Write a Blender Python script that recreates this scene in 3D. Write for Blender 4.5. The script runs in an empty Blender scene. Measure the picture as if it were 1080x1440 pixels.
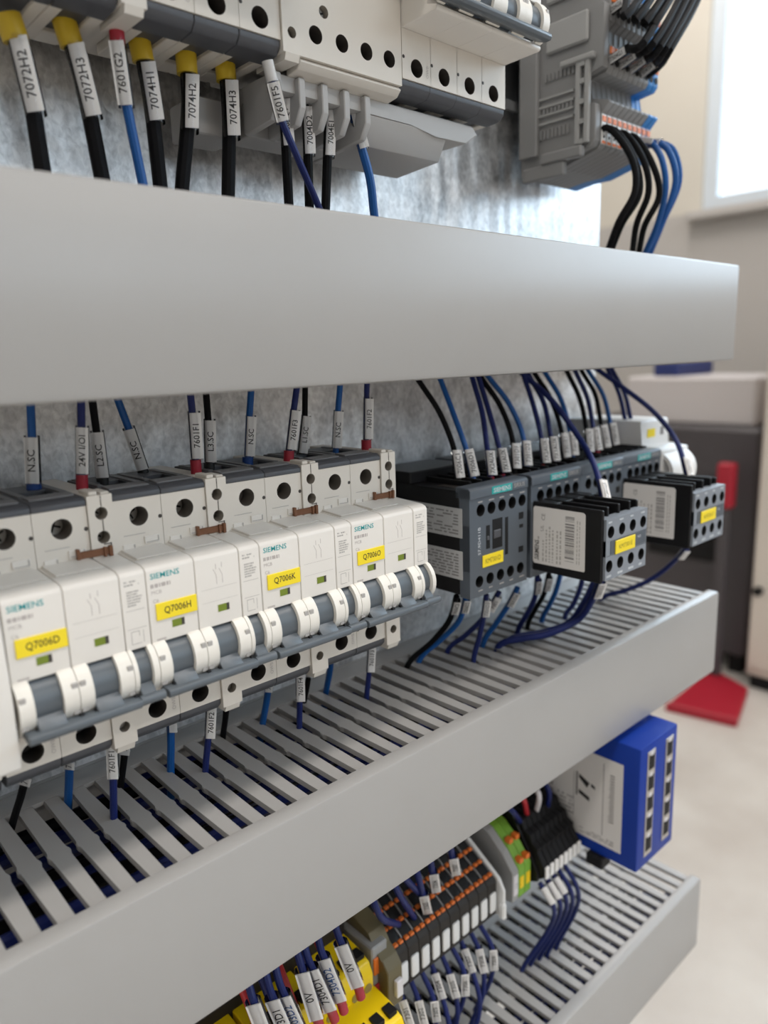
import bpy, bmesh, math, random
from mathutils import Vector, Matrix
random.seed(7)
S = 0.001            # millimetres to metres
Z0 = 0.95            # height of the panel's reference line above the floor
scene = bpy.context.scene
COL = scene.collection

# ------------------------------------------------------------------ camera
FPX = 1049.77
YAW, PITCH, ROLL = 0.740039, 0.205326, -0.031854
CAM = Vector((-57.222, -230.755, 66.866))
_f = Vector((math.sin(YAW)*math.cos(PITCH), math.cos(YAW)*math.cos(PITCH), -math.sin(PITCH)))
_r = Vector((math.cos(YAW), -math.sin(YAW), 0))
_u = _r.cross(_f)
RT = _r*math.cos(ROLL) + _u*math.sin(ROLL)
UP = -_r*math.sin(ROLL) + _u*math.cos(ROLL)
FW = _f
cam = bpy.data.cameras.new('camera'); cam_o = bpy.data.objects.new('camera', cam); COL.objects.link(cam_o)
cam.sensor_fit = 'VERTICAL'; cam.sensor_height = 36.0; cam.lens = FPX/1440*36.0
cam.clip_start = 0.01; cam.clip_end = 50
m = Matrix((RT, UP, -FW)).transposed().to_4x4(); m.translation = CAM*S + Vector((0, 0, Z0))
cam_o.matrix_world = m
cam.dof.use_dof = True; cam.dof.focus_distance = 0.315; cam.dof.aperture_fstop = 26.24/3.6
scene.camera = cam_o

# ------------------------------------------------------------------ world, daylight, ceiling lamps, background fill, exposure
w = bpy.data.worlds.new('world'); scene.world = w; w.use_nodes = True
w.node_tree.nodes['Background'].inputs[0].default_value = (0.80, 0.90, 1.0, 1)
w.node_tree.nodes['Background'].inputs[1].default_value = 3.0

def area(name, loc, rot, sx, sy, power, col):
    l = bpy.data.lights.new(name, 'AREA'); l.shape = 'RECTANGLE'; l.size = sx; l.size_y = sy
    l.energy = power; l.color = col
    o = bpy.data.objects.new(name, l); COL.objects.link(o)
    o.location = loc; o.rotation_euler = rot
    return o
WALL_X = 3.2
WINS = [(-0.40, 1.30), (-2.45, -0.60), (-4.45, -2.62)]      # window openings along the right wall (world y)
SILL, HEAD = 0.62+Z0, 2.05+Z0
for i, (a, b) in enumerate(WINS):
    area('daylight', (WALL_X+0.22, (a+b)/2, (SILL+HEAD)/2), (0, math.pi/2, 0), HEAD-SILL, b-a, 33*(b-a), (0.62, 0.83, 1.0))
FWIN = (0.75, 2.95)                                        # window in the front wall behind the photographer (world x)
area('daylight', ((FWIN[0]+FWIN[1])/2, -4.6-0.22, (SILL+HEAD)/2), (math.pi/2, 0, 0), FWIN[1]-FWIN[0], HEAD-SILL, 28, (0.70, 0.87, 1.0))
CEIL = 3.1
for x, y in ((-1.4, -0.75), (0.1, -0.75), (1.6, -0.75), (-1.4, -2.9), (0.1, -2.9), (1.6, -2.9), (2.2, 1.2)):
    area('ceiling_lamp_fill', (x, y, CEIL-0.06), (0, 0, 0), 1.2, 0.32, 34 if y > 0 else 21, (1.0, 0.93, 0.86))  # unseen, no fixtures, set for steep light; last one added to brighten background
vs = scene.view_settings
vs.view_transform = 'Standard'; vs.look = 'None'; vs.gamma = 1; vs.use_curve_mapping = False
vs.exposure = -0.47

# ------------------------------------------------------------------ pixel to point helpers (calibrated panel frame, mm)
def ray(u, v):
    return RT*((u-540)/FPX) - UP*((v-720)/FPX) + FW
def P(u, v, y):
    d = ray(u, v); return CAM + d*((y-CAM.y)/d.y)
def PZ(u, v, z):
    d = ray(u, v); return CAM + d*((z-CAM.z)/d.z)
def PX(u, v, x):
    d = ray(u, v); return CAM + d*((x-CAM.x)/d.x)
def W(p):
    return Vector(p)*S + Vector((0, 0, Z0))

# ------------------------------------------------------------------ materials
MATS = {}
def mat(name, col, rough=0.45, metal=0.0, noise=0.0, nscale=60, bump=0.0, emit=0, clear=0, spec=0.5):
    if name in MATS: return MATS[name]
    mt = bpy.data.materials.new(name); mt.use_nodes = True
    nt = mt.node_tree; b = nt.nodes['Principled BSDF']
    b.inputs['Base Color'].default_value = (*col, 1); b.inputs['Roughness'].default_value = rough
    b.inputs['Metallic'].default_value = metal
    b.inputs['Specular IOR Level'].default_value = spec
    if noise or bump:
        tc = nt.nodes.new('ShaderNodeTexCoord'); n = nt.nodes.new('ShaderNodeTexNoise')
        n.inputs['Scale'].default_value = nscale; n.inputs['Detail'].default_value = 4
        nt.links.new(tc.outputs['Object'], n.inputs['Vector'])
        if noise:
            r = nt.nodes.new('ShaderNodeMapRange')
            r.inputs['To Min'].default_value = 1-noise; r.inputs['To Max'].default_value = 1+noise
            nt.links.new(n.outputs['Fac'], r.inputs['Value'])
            mx = nt.nodes.new('ShaderNodeVectorMath'); mx.operation = 'SCALE'
            mx.inputs[0].default_value = col
            nt.links.new(r.outputs[0], mx.inputs['Scale']); nt.links.new(mx.outputs[0], b.inputs['Base Color'])
        if bump:
            bp = nt.nodes.new('ShaderNodeBump'); bp.inputs['Strength'].default_value = bump; bp.inputs['Distance'].default_value = 0.0005
            nt.links.new(n.outputs['Fac'], bp.inputs['Height']); nt.links.new(bp.outputs[0], b.inputs['Normal'])
    MATS[name] = mt
    return mt
duct_m = mat('duct_pvc', (0.372, 0.361, 0.350), 0.32, noise=0.03, nscale=25)
cream = mat('cream_plastic', (0.75, 0.715, 0.665), 0.40)
cream2 = mat('cream_terminal_plastic', (0.72, 0.675, 0.61), 0.45)
ringw = mat('white_ring_plastic', (0.80, 0.765, 0.70), 0.36)
togg = mat('toggle_grey', (0.100, 0.118, 0.136), 0.33)
dgrey = mat('dark_grey_plastic', (0.070, 0.073, 0.083), 0.42)
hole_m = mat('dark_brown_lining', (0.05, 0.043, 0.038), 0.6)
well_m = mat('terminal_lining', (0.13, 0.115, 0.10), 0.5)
screw_m = mat('screw_steel', (0.42, 0.40, 0.37), 0.38, 1.0)
copper = mat('brown_clip', (0.21, 0.095, 0.05), 0.35, 0.35)
yellow = mat('yellow_label', (0.93, 0.72, 0.02), 0.45)
ink = mat('black_ink', (0.015, 0.014, 0.014), 0.6)
inkgrey = mat('grey_print', (0.42, 0.40, 0.38), 0.6)
inkpale = mat('pale_print', (0.47, 0.43, 0.41), 0.6)
inkmid = mat('mid_print', (0.22, 0.21, 0.21), 0.6)
inkwhite = mat('white_print', (0.62, 0.65, 0.68), 0.6)
teal = mat('teal_print', (0.0, 0.34, 0.36), 0.5)
tealbg = mat('teal_strip', (0.02, 0.36, 0.34), 0.5)
green = mat('green_indicator', (0.17, 0.23, 0.02), 0.35)
cgrey = mat('contactor_grey', (0.088, 0.104, 0.125), 0.45, spec=0.4)
agrey = mat('contact_block_grey', (0.23, 0.255, 0.29), 0.42)
black = mat('black_plastic', (0.008, 0.008, 0.009), 0.42, spec=0.3)
blackm = mat('black_matt', (0.009, 0.009, 0.010), 0.6, spec=0.25)
paper = mat('label_paper', (0.74, 0.72, 0.70), 0.5)
papergrey = mat('label_paper_grey', (0.50, 0.50, 0.50), 0.5)
tagw = mat('tag_white', (0.88, 0.87, 0.86), 0.45)
w_black = mat('wire_black', (0.007, 0.007, 0.008), 0.58, spec=0.09)
w_blue = mat('wire_blue', (0.006, 0.088, 0.32), 0.42, spec=0.4)
w_dark = mat('wire_dark_blue', (0.008, 0.017, 0.115), 0.42, spec=0.35)
w_red = mat('wire_red', (0.45, 0.02, 0.03), 0.42)
w_white = mat('wire_white', (0.70, 0.68, 0.70), 0.42)
f_yel = mat('ferrule_yellow', (0.62, 0.42, 0.02), 0.42)
f_red = mat('ferrule_red', (0.36, 0.012, 0.03), 0.42)
f_white = mat('ferrule_white', (0.62, 0.61, 0.60), 0.42)
f_black = mat('ferrule_black', (0.012, 0.012, 0.012), 0.45)
f_blue = mat('ferrule_blue', (0.01, 0.06, 0.26), 0.42)
tbgrey = mat('terminal_grey', (0.235, 0.235, 0.235), 0.5)
tbgrey2 = mat('terminal_grey_light', (0.33, 0.33, 0.325), 0.5)
ltgrey = mat('light_grey_plastic', (0.46, 0.45, 0.44), 0.45)
tbblue = mat('terminal_blue', (0.02, 0.20, 0.55), 0.45)
orange = mat('orange_plastic', (0.85, 0.20, 0.03), 0.45)
olive = mat('olive_plastic', (0.15, 0.125, 0.065), 0.5)
brownblk = mat('dark_brown_plastic', (0.026, 0.022, 0.019), 0.5, spec=0.3)
whitep = mat('white_plastic', (0.80, 0.80, 0.79), 0.42)
gyel = mat('green_plastic', (0.20, 0.42, 0.04), 0.5)
yplas = mat('yellow_plastic', (0.90, 0.62, 0.0), 0.38)
swblue = mat('switch_blue', (0.006, 0.038, 0.30), 0.45, noise=0.04, nscale=80, spec=0.25)
portm = mat('port_steel', (0.55, 0.52, 0.48), 0.35, 0.8)
railm = mat('rail_zinc', (0.42, 0.43, 0.44), 0.35, 1.0)
redp = mat('red_paint', (0.40, 0.012, 0.03), 0.45)
doorp = mat('cream_paint', (0.70, 0.64, 0.57), 0.5, noise=0.05, nscale=6)
wallc = mat('wall_paint', (0.66, 0.62, 0.55), 0.8, noise=0.03, nscale=3)
wallg = mat('wall_dado_grey', (0.50, 0.475, 0.455), 0.8, noise=0.04, nscale=3)
ceilm = mat('ceiling_white', (0.75, 0.75, 0.74), 0.9)
framem = mat('window_frame_white', (0.66, 0.72, 0.78), 0.5)
machm = mat('dark_machine_paint', (0.07, 0.062, 0.068), 0.5, noise=0.1, nscale=5)
benchm = mat('white_box_paint', (0.62, 0.58, 0.58), 0.6)

def plate_material():
    mt = bpy.data.materials.new('galvanised_steel'); mt.use_nodes = True
    nt = mt.node_tree; b = nt.nodes['Principled BSDF']
    b.inputs['Metallic'].default_value = 1.0
    tc = nt.nodes.new('ShaderNodeTexCoord')
    def noise(scale, detail, dist=0.0):
        mp = nt.nodes.new('ShaderNodeMapping'); mp.inputs['Scale'].default_value = scale
        nt.links.new(tc.outputs['Object'], mp.inputs['Vector'])
        n = nt.nodes.new('ShaderNodeTexNoise'); n.inputs['Scale'].default_value = 1.0; n.inputs['Detail'].default_value = detail
        n.inputs['Distortion'].default_value = dist
        nt.links.new(mp.outputs[0], n.inputs['Vector']); return n
    def rng(src, a, c, lo, hi):
        r = nt.nodes.new('ShaderNodeMapRange'); r.inputs['From Min'].default_value = a; r.inputs['From Max'].default_value = c
        r.inputs['To Min'].default_value = lo; r.inputs['To Max'].default_value = hi
        nt.links.new(src, r.inputs['Value']); return r.outputs[0]
    fine = noise((420, 420, 300), 5, 0.6); mid = noise((60, 60, 45), 4, 1.0); band = noise((38, 38, 5), 2)
    mx = nt.nodes.new('ShaderNodeMath'); mx.operation = 'ADD'
    nt.links.new(rng(fine.outputs['Fac'], 0.3, 0.7, -0.16, 0.16), mx.inputs[0]); nt.links.new(rng(mid.outputs['Fac'], 0.35, 0.65, 0.60, 0.95), mx.inputs[1])
    comb = nt.nodes.new('ShaderNodeCombineColor')
    for k in range(3): nt.links.new(mx.outputs[0], comb.inputs[k])
    nt.links.new(comb.outputs[0], b.inputs['Base Color'])
    nt.links.new(rng(mid.outputs['Fac'], 0.3, 0.7, 0.34, 0.50), b.inputs['Roughness'])
    b1 = nt.nodes.new('ShaderNodeBump'); b1.inputs['Strength'].default_value = 0.8; b1.inputs['Distance'].default_value = 0.004
    nt.links.new(band.outputs['Fac'], b1.inputs['Height'])
    b2 = nt.nodes.new('ShaderNodeBump'); b2.inputs['Strength'].default_value = 0.25; b2.inputs['Distance'].default_value = 0.0003
    nt.links.new(fine.outputs['Fac'], b2.inputs['Height']); nt.links.new(b1.outputs[0], b2.inputs['Normal'])
    nt.links.new(b2.outputs[0], b.inputs['Normal'])
    return mt
galv = plate_material()

def floor_material():
    mt = bpy.data.materials.new('concrete_floor'); mt.use_nodes = True
    nt = mt.node_tree; b = nt.nodes['Principled BSDF']
    tc = nt.nodes.new('ShaderNodeTexCoord'); n = nt.nodes.new('ShaderNodeTexNoise')
    n.inputs['Scale'].default_value = 5; n.inputs['Detail'].default_value = 6
    nt.links.new(tc.outputs['Object'], n.inputs['Vector'])
    r = nt.nodes.new('ShaderNodeValToRGB')
    r.color_ramp.elements[0].position = 0.3; r.color_ramp.elements[0].color = (0.56, 0.515, 0.475, 1)
    r.color_ramp.elements[1].position = 0.72; r.color_ramp.elements[1].color = (0.70, 0.67, 0.63, 1)
    nt.links.new(n.outputs['Fac'], r.inputs[0]); nt.links.new(r.outputs[0], b.inputs['Base Color'])
    b.inputs['Roughness'].default_value = 0.45
    return mt
floor_m = floor_material()

def clear_material():
    mt = bpy.data.materials.new('clear_sleeve'); mt.use_nodes = True
    nt = mt.node_tree; nt.nodes.clear()
    o = nt.nodes.new('ShaderNodeOutputMaterial'); mx = nt.nodes.new('ShaderNodeMixShader')
    t = nt.nodes.new('ShaderNodeBsdfTransparent'); t.inputs[0].default_value = (0.965, 0.965, 0.97, 1)
    g = nt.nodes.new('ShaderNodeBsdfGlossy'); g.inputs['Roughness'].default_value = 0.12
    lw = nt.nodes.new('ShaderNodeFresnel'); lw.inputs[0].default_value = 1.38
    nt.links.new(lw.outputs[0], mx.inputs[0]); nt.links.new(t.outputs[0], mx.inputs[1]); nt.links.new(g.outputs[0], mx.inputs[2])
    nt.links.new(mx.outputs[0], o.inputs[0])
    return mt
clear_m = clear_material()

# ------------------------------------------------------------------ mesh builder (all inputs in mm)
class MB:
    def __init__(self): self.bm = bmesh.new()
    def box(self, x0, x1, y0, y1, z0, z1, b=0.0, seg=1):
        v = [self.bm.verts.new((x, y, z)) for x in (x0, x1) for y in (y0, y1) for z in (z0, z1)]
        fs = [self.bm.faces.new([v[i] for i in q]) for q in ((0,1,3,2),(4,6,7,5),(0,4,5,1),(2,3,7,6),(0,2,6,4),(1,5,7,3))]
        if b:
            es = list({e for f in fs for e in f.edges})
            bmesh.ops.bevel(self.bm, geom=es, offset=b, segments=seg, affect='EDGES', profile=0.5)
        return self
    def prism(self, prof, ax, lo, hi, b=0.0, seg=1):
        """extrude a 2D outline along an axis; prof holds the two other coordinates in xyz order"""
        def mk(t, q):
            if ax == 'x': return (t, q[0], q[1])
            if ax == 'y': return (q[0], t, q[1])
            return (q[0], q[1], t)
        A = [self.bm.verts.new(mk(lo, q)) for q in prof]; B = [self.bm.verts.new(mk(hi, q)) for q in prof]
        fs = [self.bm.faces.new(A[::-1]), self.bm.faces.new(B)]
        n = len(prof)
        for i in range(n): fs.append(self.bm.faces.new((A[i], A[(i+1) % n], B[(i+1) % n], B[i])))
        if b:
            es = list({e for f in fs for e in f.edges})
            bmesh.ops.bevel(self.bm, geom=es, offset=b, segments=seg, affect='EDGES', profile=0.5)
        return self
    def quad(self, pts):
        self.bm.faces.new([self.bm.verts.new(p) for p in pts]); return self
    def cyl(self, p0, p1, r, n=16, r1=None):
        p0 = Vector(p0); p1 = Vector(p1); r1 = r if r1 is None else r1
        d = (p1-p0).normalized(); a = d.orthogonal().normalized(); c = d.cross(a)
        A, B = [], []
        for i in range(n):
            t = 2*math.pi*i/n; o = a*math.cos(t)+c*math.sin(t)
            A.append(self.bm.verts.new(p0+o*r)); B.append(self.bm.verts.new(p1+o*r1))
        self.bm.faces.new(A[::-1]); self.bm.faces.new(B)
        for i in range(n): self.bm.faces.new((A[i], A[(i+1) % n], B[(i+1) % n], B[i]))
        return self
    def tube(self, pts, r, n=10, cap=True, rx=None):
        pts = [Vector(p) for p in pts]
        t0 = (pts[1]-pts[0]).normalized(); a = t0.orthogonal().normalized(); prev = None
        for i, p in enumerate(pts):
            t = (pts[min(i+1, len(pts)-1)]-pts[max(i-1, 0)]).normalized()
            a = (a-t*a.dot(t)).normalized(); c = t.cross(a)
            ring = [self.bm.verts.new(p+(a*math.cos(2*math.pi*k/n)+c*math.sin(2*math.pi*k/n))*r) for k in range(n)]
            if prev:
                for k in range(n): self.bm.faces.new((prev[k], prev[(k+1) % n], ring[(k+1) % n], ring[k]))
            elif cap: self.bm.faces.new(ring[::-1])
            prev = ring
        if cap: self.bm.faces.new(prev)
        return self
    def arc(self, ax_lo, ax_hi, cy, cz, r0, r1, a0, a1, n=14, b=0.0):
        """annular sector in the yz plane extruded along x"""
        prof = []
        for i in range(n+1):
            t = a0+(a1-a0)*i/n; prof.append((cy+r1*math.cos(t), cz+r1*math.sin(t)))
        for i in range(n, -1, -1):
            t = a0+(a1-a0)*i/n; prof.append((cy+r0*math.cos(t), cz+r0*math.sin(t)))
        return self.prism(prof, 'x', ax_lo, ax_hi, b)
    def hole_cell(self, x0, x1, z0, z1, cx, cz, r, y, depth, n=20):
        """front sheet at y with one round hole that goes back by depth"""
        angs = sorted([2*math.pi*i/n for i in range(n)] + [math.atan2(zz-cz, xx-cx) % (2*math.pi) for xx in (x0, x1) for zz in (z0, z1)])
        inn, out = [], []
        for t in angs:
            c, s = math.cos(t), math.sin(t)
            k = min(((x1-cx)/c if c > 1e-9 else (x0-cx)/c if c < -1e-9 else 1e9), ((z1-cz)/s if s > 1e-9 else (z0-cz)/s if s < -1e-9 else 1e9))
            out.append(self.bm.verts.new((cx+c*k, y, cz+s*k)))
            inn.append(self.bm.verts.new((cx+c*r, y, cz+s*r)))
        m_ = len(angs)
        for i in range(m_):
            j = (i+1) % m_
            self.bm.faces.new((inn[i], inn[j], out[j], out[i]))
        return self
    def hole_plate(self, x0, x1, z0, z1, y, depth, cells, n=20):
        for c in cells: self.hole_cell(*c, y, depth, n)
        for q in (((x0,y,z0),(x1,y,z0),(x1,y+depth,z0),(x0,y+depth,z0)), ((x0,y,z1),(x0,y+depth,z1),(x1,y+depth,z1),(x1,y,z1)),
                  ((x0,y,z0),(x0,y+depth,z0),(x0,y+depth,z1),(x0,y,z1)), ((x1,y,z0),(x1,y,z1),(x1,y+depth,z1),(x1,y+depth,z0))): self.quad(q)
        return self
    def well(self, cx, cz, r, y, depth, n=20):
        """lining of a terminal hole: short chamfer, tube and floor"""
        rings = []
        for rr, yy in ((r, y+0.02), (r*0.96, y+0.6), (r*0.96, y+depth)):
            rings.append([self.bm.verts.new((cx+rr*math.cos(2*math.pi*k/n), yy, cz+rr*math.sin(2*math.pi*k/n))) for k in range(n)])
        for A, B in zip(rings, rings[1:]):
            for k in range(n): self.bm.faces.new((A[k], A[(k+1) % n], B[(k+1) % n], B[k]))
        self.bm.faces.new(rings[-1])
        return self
    def mesh(self, name, material, smooth=True):
        me = bpy.data.meshes.new(name)
        bmesh.ops.scale(self.bm, vec=(S, S, S), verts=self.bm.verts)
        bmesh.ops.remove_doubles(self.bm, verts=self.bm.verts, dist=1e-7)
        bmesh.ops.recalc_face_normals(self.bm, faces=self.bm.faces)
        self.bm.to_mesh(me); self.bm.free()
        me.materials.append(material)
        if smooth:
            me.shade_smooth(); me.set_sharp_from_angle(angle=math.radians(35))
        return me
    def build(self, name, material, parent=None, loc=None, smooth=True):
        o = bpy.data.objects.new(name, self.mesh(name, material, smooth)); COL.objects.link(o)
        if parent is not None: o.parent = parent
        if loc is not None: o.location = loc
        return o

def tag(o, label=None, cat=None, group=None, kind=None):
    if label: o['label'] = label
    if cat: o['category'] = cat
    if group: o['group'] = group
    if kind: o['kind'] = kind
    return o
def thing(name, label, cat, origin, group=None):
    o = bpy.data.objects.new(name, None); COL.objects.link(o); o.empty_display_size = 0.01
    o.location = W(origin)
    return tag(o, label, cat, group)
def copy_tree(o, parent=None):
    c = o.copy(); COL.objects.link(c); c.parent = parent
    for ch in list(o.children): copy_tree(ch, c)
    return c
def clone_mesh(name, me, parent, x=0, y=0, z=0):
    o = bpy.data.objects.new(name, me); COL.objects.link(o); o.parent = parent; o.location = (x*S, y*S, z*S)
    return o

_text = {}
def text_mesh(s, bold, material):
    k = (s, bold, material.name)
    if k not in _text:
        cu = bpy.data.curves.new('lettering', 'FONT'); cu.body = s; cu.align_x = 'CENTER'; cu.align_y = 'CENTER'
        cu.offset = bold; cu.resolution_u = 2
        ob = bpy.data.objects.new('lettering', cu); COL.objects.link(ob)
        dg = bpy.context.evaluated_depsgraph_get()
        me = bpy.data.meshes.new_from_object(ob.evaluated_get(dg))
        bpy.data.objects.remove(ob); bpy.data.curves.remove(cu)
        xs = [v.co.x for v in me.vertices]; ys = [v.co.y for v in me.vertices]
        cx, cy = (min(xs)+max(xs))/2, (min(ys)+max(ys))/2
        wd, ht = max(xs)-min(xs), max(ys)-min(ys)
        for v in me.vertices: v.co = ((v.co.x-cx)/wd, (v.co.y-cy)/ht, 0)
        me.materials.clear(); me.materials.append(material); me.name = 'lettering'
        _text[k] = (me, wd/ht)
    return _text[k]
def lettering(s, pos, xd, yd, h, material, parent, wmax=None, width=None, bold=0.0):
    me, asp = text_mesh(s, bold, material)
    wd = width or h*asp
    if wmax and wd > wmax: wd = wmax
    xd = Vector(xd).normalized(); yd = Vector(yd).normalized(); zd = xd.cross(yd)
    o = bpy.data.objects.new('lettering', me); COL.objects.link(o); o.parent = parent
    o.matrix_local = Matrix.Translation(Vector(pos)*S) @ Matrix((xd*wd*S, yd*h*S, zd*S)).transposed().to_4x4()
    return o
def print_lines(mb, x0, x1, z0, z1, y, rows, fill=0.8, hfrac=0.5, plane='y', rnd=random):
    """rows of small print as flat strips on a face"""
    dz = (z1-z0)/rows
    for r in range(rows):
        zc = z0+dz*(r+0.5); x = x0; end = x0+(x1-x0)*rnd.uniform(0.55, 1.0)
        while x < end:
            l = rnd.uniform(0.04, 0.16)*(x1-x0)
            if rnd.random() < fill:
                a, b = x, min(x+l, end); c, d = zc-dz*hfrac/2, zc+dz*hfrac/2
                if plane == 'y': mb.quad(((a, y, c), (b, y, c), (b, y, d), (a, y, d)))
                else: mb.quad(((y, a, c), (y, b, c), (y, b, d), (y, a, d)))
            x += l+0.03*(x1-x0)

def smooth_path(pts, per=6):
    pts = [Vector(p) for p in pts]
    if len(pts) == 2: return [pts[0].lerp(pts[1], i/6) for i in range(7)]
    q = [pts[0]*2-pts[1]]+pts+[pts[-1]*2-pts[-2]]
    out = []
    for i in range(1, len(q)-2):
        a, b, c, d = q[i-1], q[i], q[i+1], q[i+2]
        for k in range(per):
            t = k/per
            out.append(0.5*((2*b)+(c-a)*t+(2*a-5*b+4*c-d)*t*t+(3*b-a-3*c+d)*t**3))
    out.append(pts[-1])
    return out
def along(path, d):
    for a, b in zip(path, path[1:]):
        l = (b-a).length
        if d <= l: return a.lerp(b, d/l), (b-a).normalized()
        d -= l
    return path[-1], (path[-1]-path[-2]).normalized()

TAGN = Vector((-0.62, -0.78, 0.0))
def wire(label, pts, r, material, txt=None, t0=2, t1=17, fer=None, fer_len=5, fer_r=None, tw=4.4, group=None, side=0.45, off=0.0, textmat=None, up=1, n=10):
    """a wire laid from its device end (first point) to the duct; ferrule and marker sit at the device end"""
    path = smooth_path(pts)
    o0 = path[0].copy()
    rel = [p-o0 for p in path]
    o = MB().tube(rel, r, n).build('wire', material, None, W(o0))
    tag(o, label, 'wire', group)
    if fer is not None:
        a, ta = along(rel, 0); b, tb = along(rel, fer_len)
        fr = fer_r or r*1.5
        MB().tube([a-ta*1.0, a+(b-a)*0.5, b], fr, 12).build('ferrule', fer, o)
    if txt is not None:
        a, ta = along(rel, t0); b, tb = along(rel, t1)
        ax = (b-a).normalized(); nrm = (TAGN-ax*TAGN.dot(ax)).normalized(); sd = ax.cross(nrm)
        if sd.x < 0: sd = -sd
        ctr = (a+b)/2+nrm*(r+0.6)+sd*(r*side+off)
        L = (b-a).length
        hw, th = tw/2, 0.25
        mb = MB()
        vv = [mb.bm.verts.new(ctr+ax*(i*L/2)+sd*(j*hw)+nrm*(k*th)) for i in (-1, 1) for j in (-1, 1) for k in (-1, 1)]
        for q in ((0,1,3,2),(4,6,7,5),(0,4,5,1),(2,3,7,6),(0,2,6,4),(1,5,7,3)): mb.bm.faces.new([vv[i] for i in q])
        tg = mb.build('marker_tag', tagw, o)
        # clear carrier sleeve round wire and tag
        mb = MB(); rr = max(hw*1.12, r*1.25)
        prev = None
        for i in (-1, 1):
            c0 = (a+b)/2+sd*(r*side*0.5+off*0.5)+nrm*(0.45)+ax*(i*(L/2+0.6))
            ring = [mb.bm.verts.new(c0+sd*(math.cos(2*math.pi*k/12)*rr)+nrm*(math.sin(2*math.pi*k/12)*(r+1.15))) for k in range(12)]
            if prev:
                for k in range(12): mb.bm.faces.new((prev[k], prev[(k+1) % 12], ring[(k+1) % 12], ring[k]))
            prev = ring
        mb.build('marker_sleeve', clear_m, o)
        if txt:
            lx = ax if ax.z > 0 else -ax
            lx = lx*up
            ly = nrm.cross(lx)
            lettering(txt, ctr+nrm*(th+0.05), lx, ly, tw*0.56, textmat or ink, tg, wmax=L*0.86, bold=0.008)
    return o

# ================================================================== ROOM
def struct(name, mb, material, parent=None):
    o = mb.build(name, material, parent, None if parent else (0, 0, 0), smooth=False)
    if parent is None: o['kind'] = 'structure'
    return o
M = 1000
struct('floor', MB().box(-2.6*M, 3.3*M, -4.6*M, 2.7*M, -50, 0), floor_m)
struct('ceiling', MB().box(-2.6*M, 3.3*M, -4.6*M, 2.7*M, CEIL*M, CEIL*M+50), ceilm)
walld = mat('wall_workshop_grey', (0.48, 0.46, 0.43), 0.8, noise=0.1, nscale=2)
struct('wall_left', MB().box(-2.65*M, -2.6*M, -4.6*M, 2.7*M, 0, CEIL*M), walld)
wf = MB(); F0, F1 = -4.72*M, -4.6*M
wf.box(-2.6*M, FWIN[0]*M, F0, F1, 0, CEIL*M); wf.box(FWIN[1]*M, 3.3*M, F0, F1, 0, CEIL*M)
wf.box(FWIN[0]*M, FWIN[1]*M, F0, F1, 0, SILL*M); wf.box(FWIN[0]*M, FWIN[1]*M, F0, F1, HEAD*M, CEIL*M)
struct('wall_front', wf, walld)
fr = MB(); a_, b_, s0, h0 = FWIN[0]*M, FWIN[1]*M, SILL*M, HEAD*M
fr.box(a_, a_+55, F0+40, F1-20, s0, h0); fr.box(b_-55, b_, F0+40, F1-20, s0, h0); fr.box(a_+55, b_-55, F0+40, F1-20, s0, s0+55); fr.box(a_+55, b_-55, F0+40, F1-20, h0-55, h0)
fwin = struct('window_4', fr, framem)
for k in (1, 2):
    c = a_+(b_-a_)*k/3; struct('mullion', MB().box(c-30, c+30, F0+40, F1-20, s0+55, h0-55), framem, fwin)
struct('sill', MB().box(a_-40, b_+40, F1-20, F1+60, s0-35, s0, 4), framem, fwin)
for k in range(3):
    e = (b_-a_)/3; struct('pane', MB().box(a_+e*k+(55 if k == 0 else 30), a_+e*(k+1)-(55 if k == 2 else 30), F0+70, F0+76, s0+55, h0-55), clear_m, fwin)
struct('wall_back', MB().box(-2.6*M, 3.3*M, 2.6*M, 2.65*M, 0, CEIL*M), wallc)
wr = MB(); X0, X1 = WALL_X*M, WALL_X*M+120
wr.box(X0, X1, -4.6*M, 2.7*M, SILL*M, HEAD*M) if False else None
ys = [-4.6] + [t for ab in reversed(WINS) for t in ab] + [2.7]
for i in range(0, len(ys), 2): wr.box(X0, X1, ys[i]*M, ys[i+1]*M, SILL*M, HEAD*M)
wr.box(X0, X1, -4.6*M, 2.7*M, HEAD*M, CEIL*M)
wall_r = struct('wall_right', wr, wallc)
struct('dado', MB().box(X0, X1, -4.6*M, 2.7*M, 0, SILL*M), wallg, wall_r)
glassm = clear_m
for i, (a, b) in enumerate(WINS):
    a_, b_ = a*M, b*M
    fr = MB(); s0, h0 = SILL*M, HEAD*M; f0, f1 = X0+20, X0+80
    fr.box(f0, f1, a_, a_+55, s0, h0); fr.box(f0, f1, b_-55, b_, s0, h0)
    fr.box(f0, f1, a_+55, b_-55, s0, s0+55); fr.box(f0, f1, a_+55, b_-55, h0-55, h0)
    win = struct('window_%d' % (i+1), fr, framem)
    mid = (a_+b_)/2
    struct('mullion', MB().box(f0, f1, mid-30, mid+30, s0+55, h0-55), framem, win)
    struct('sill', MB().box(X0-60, X0+20, a_-40, b_+40, s0-35, s0, 4), wallg, win)
    for q0, q1 in ((a_+55, mid-30), (mid+30, b_-55)):
        struct('pane', MB().box(X0+45, X0+51, q0, q1, s0+55, h0-55), glassm, win)

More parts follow.
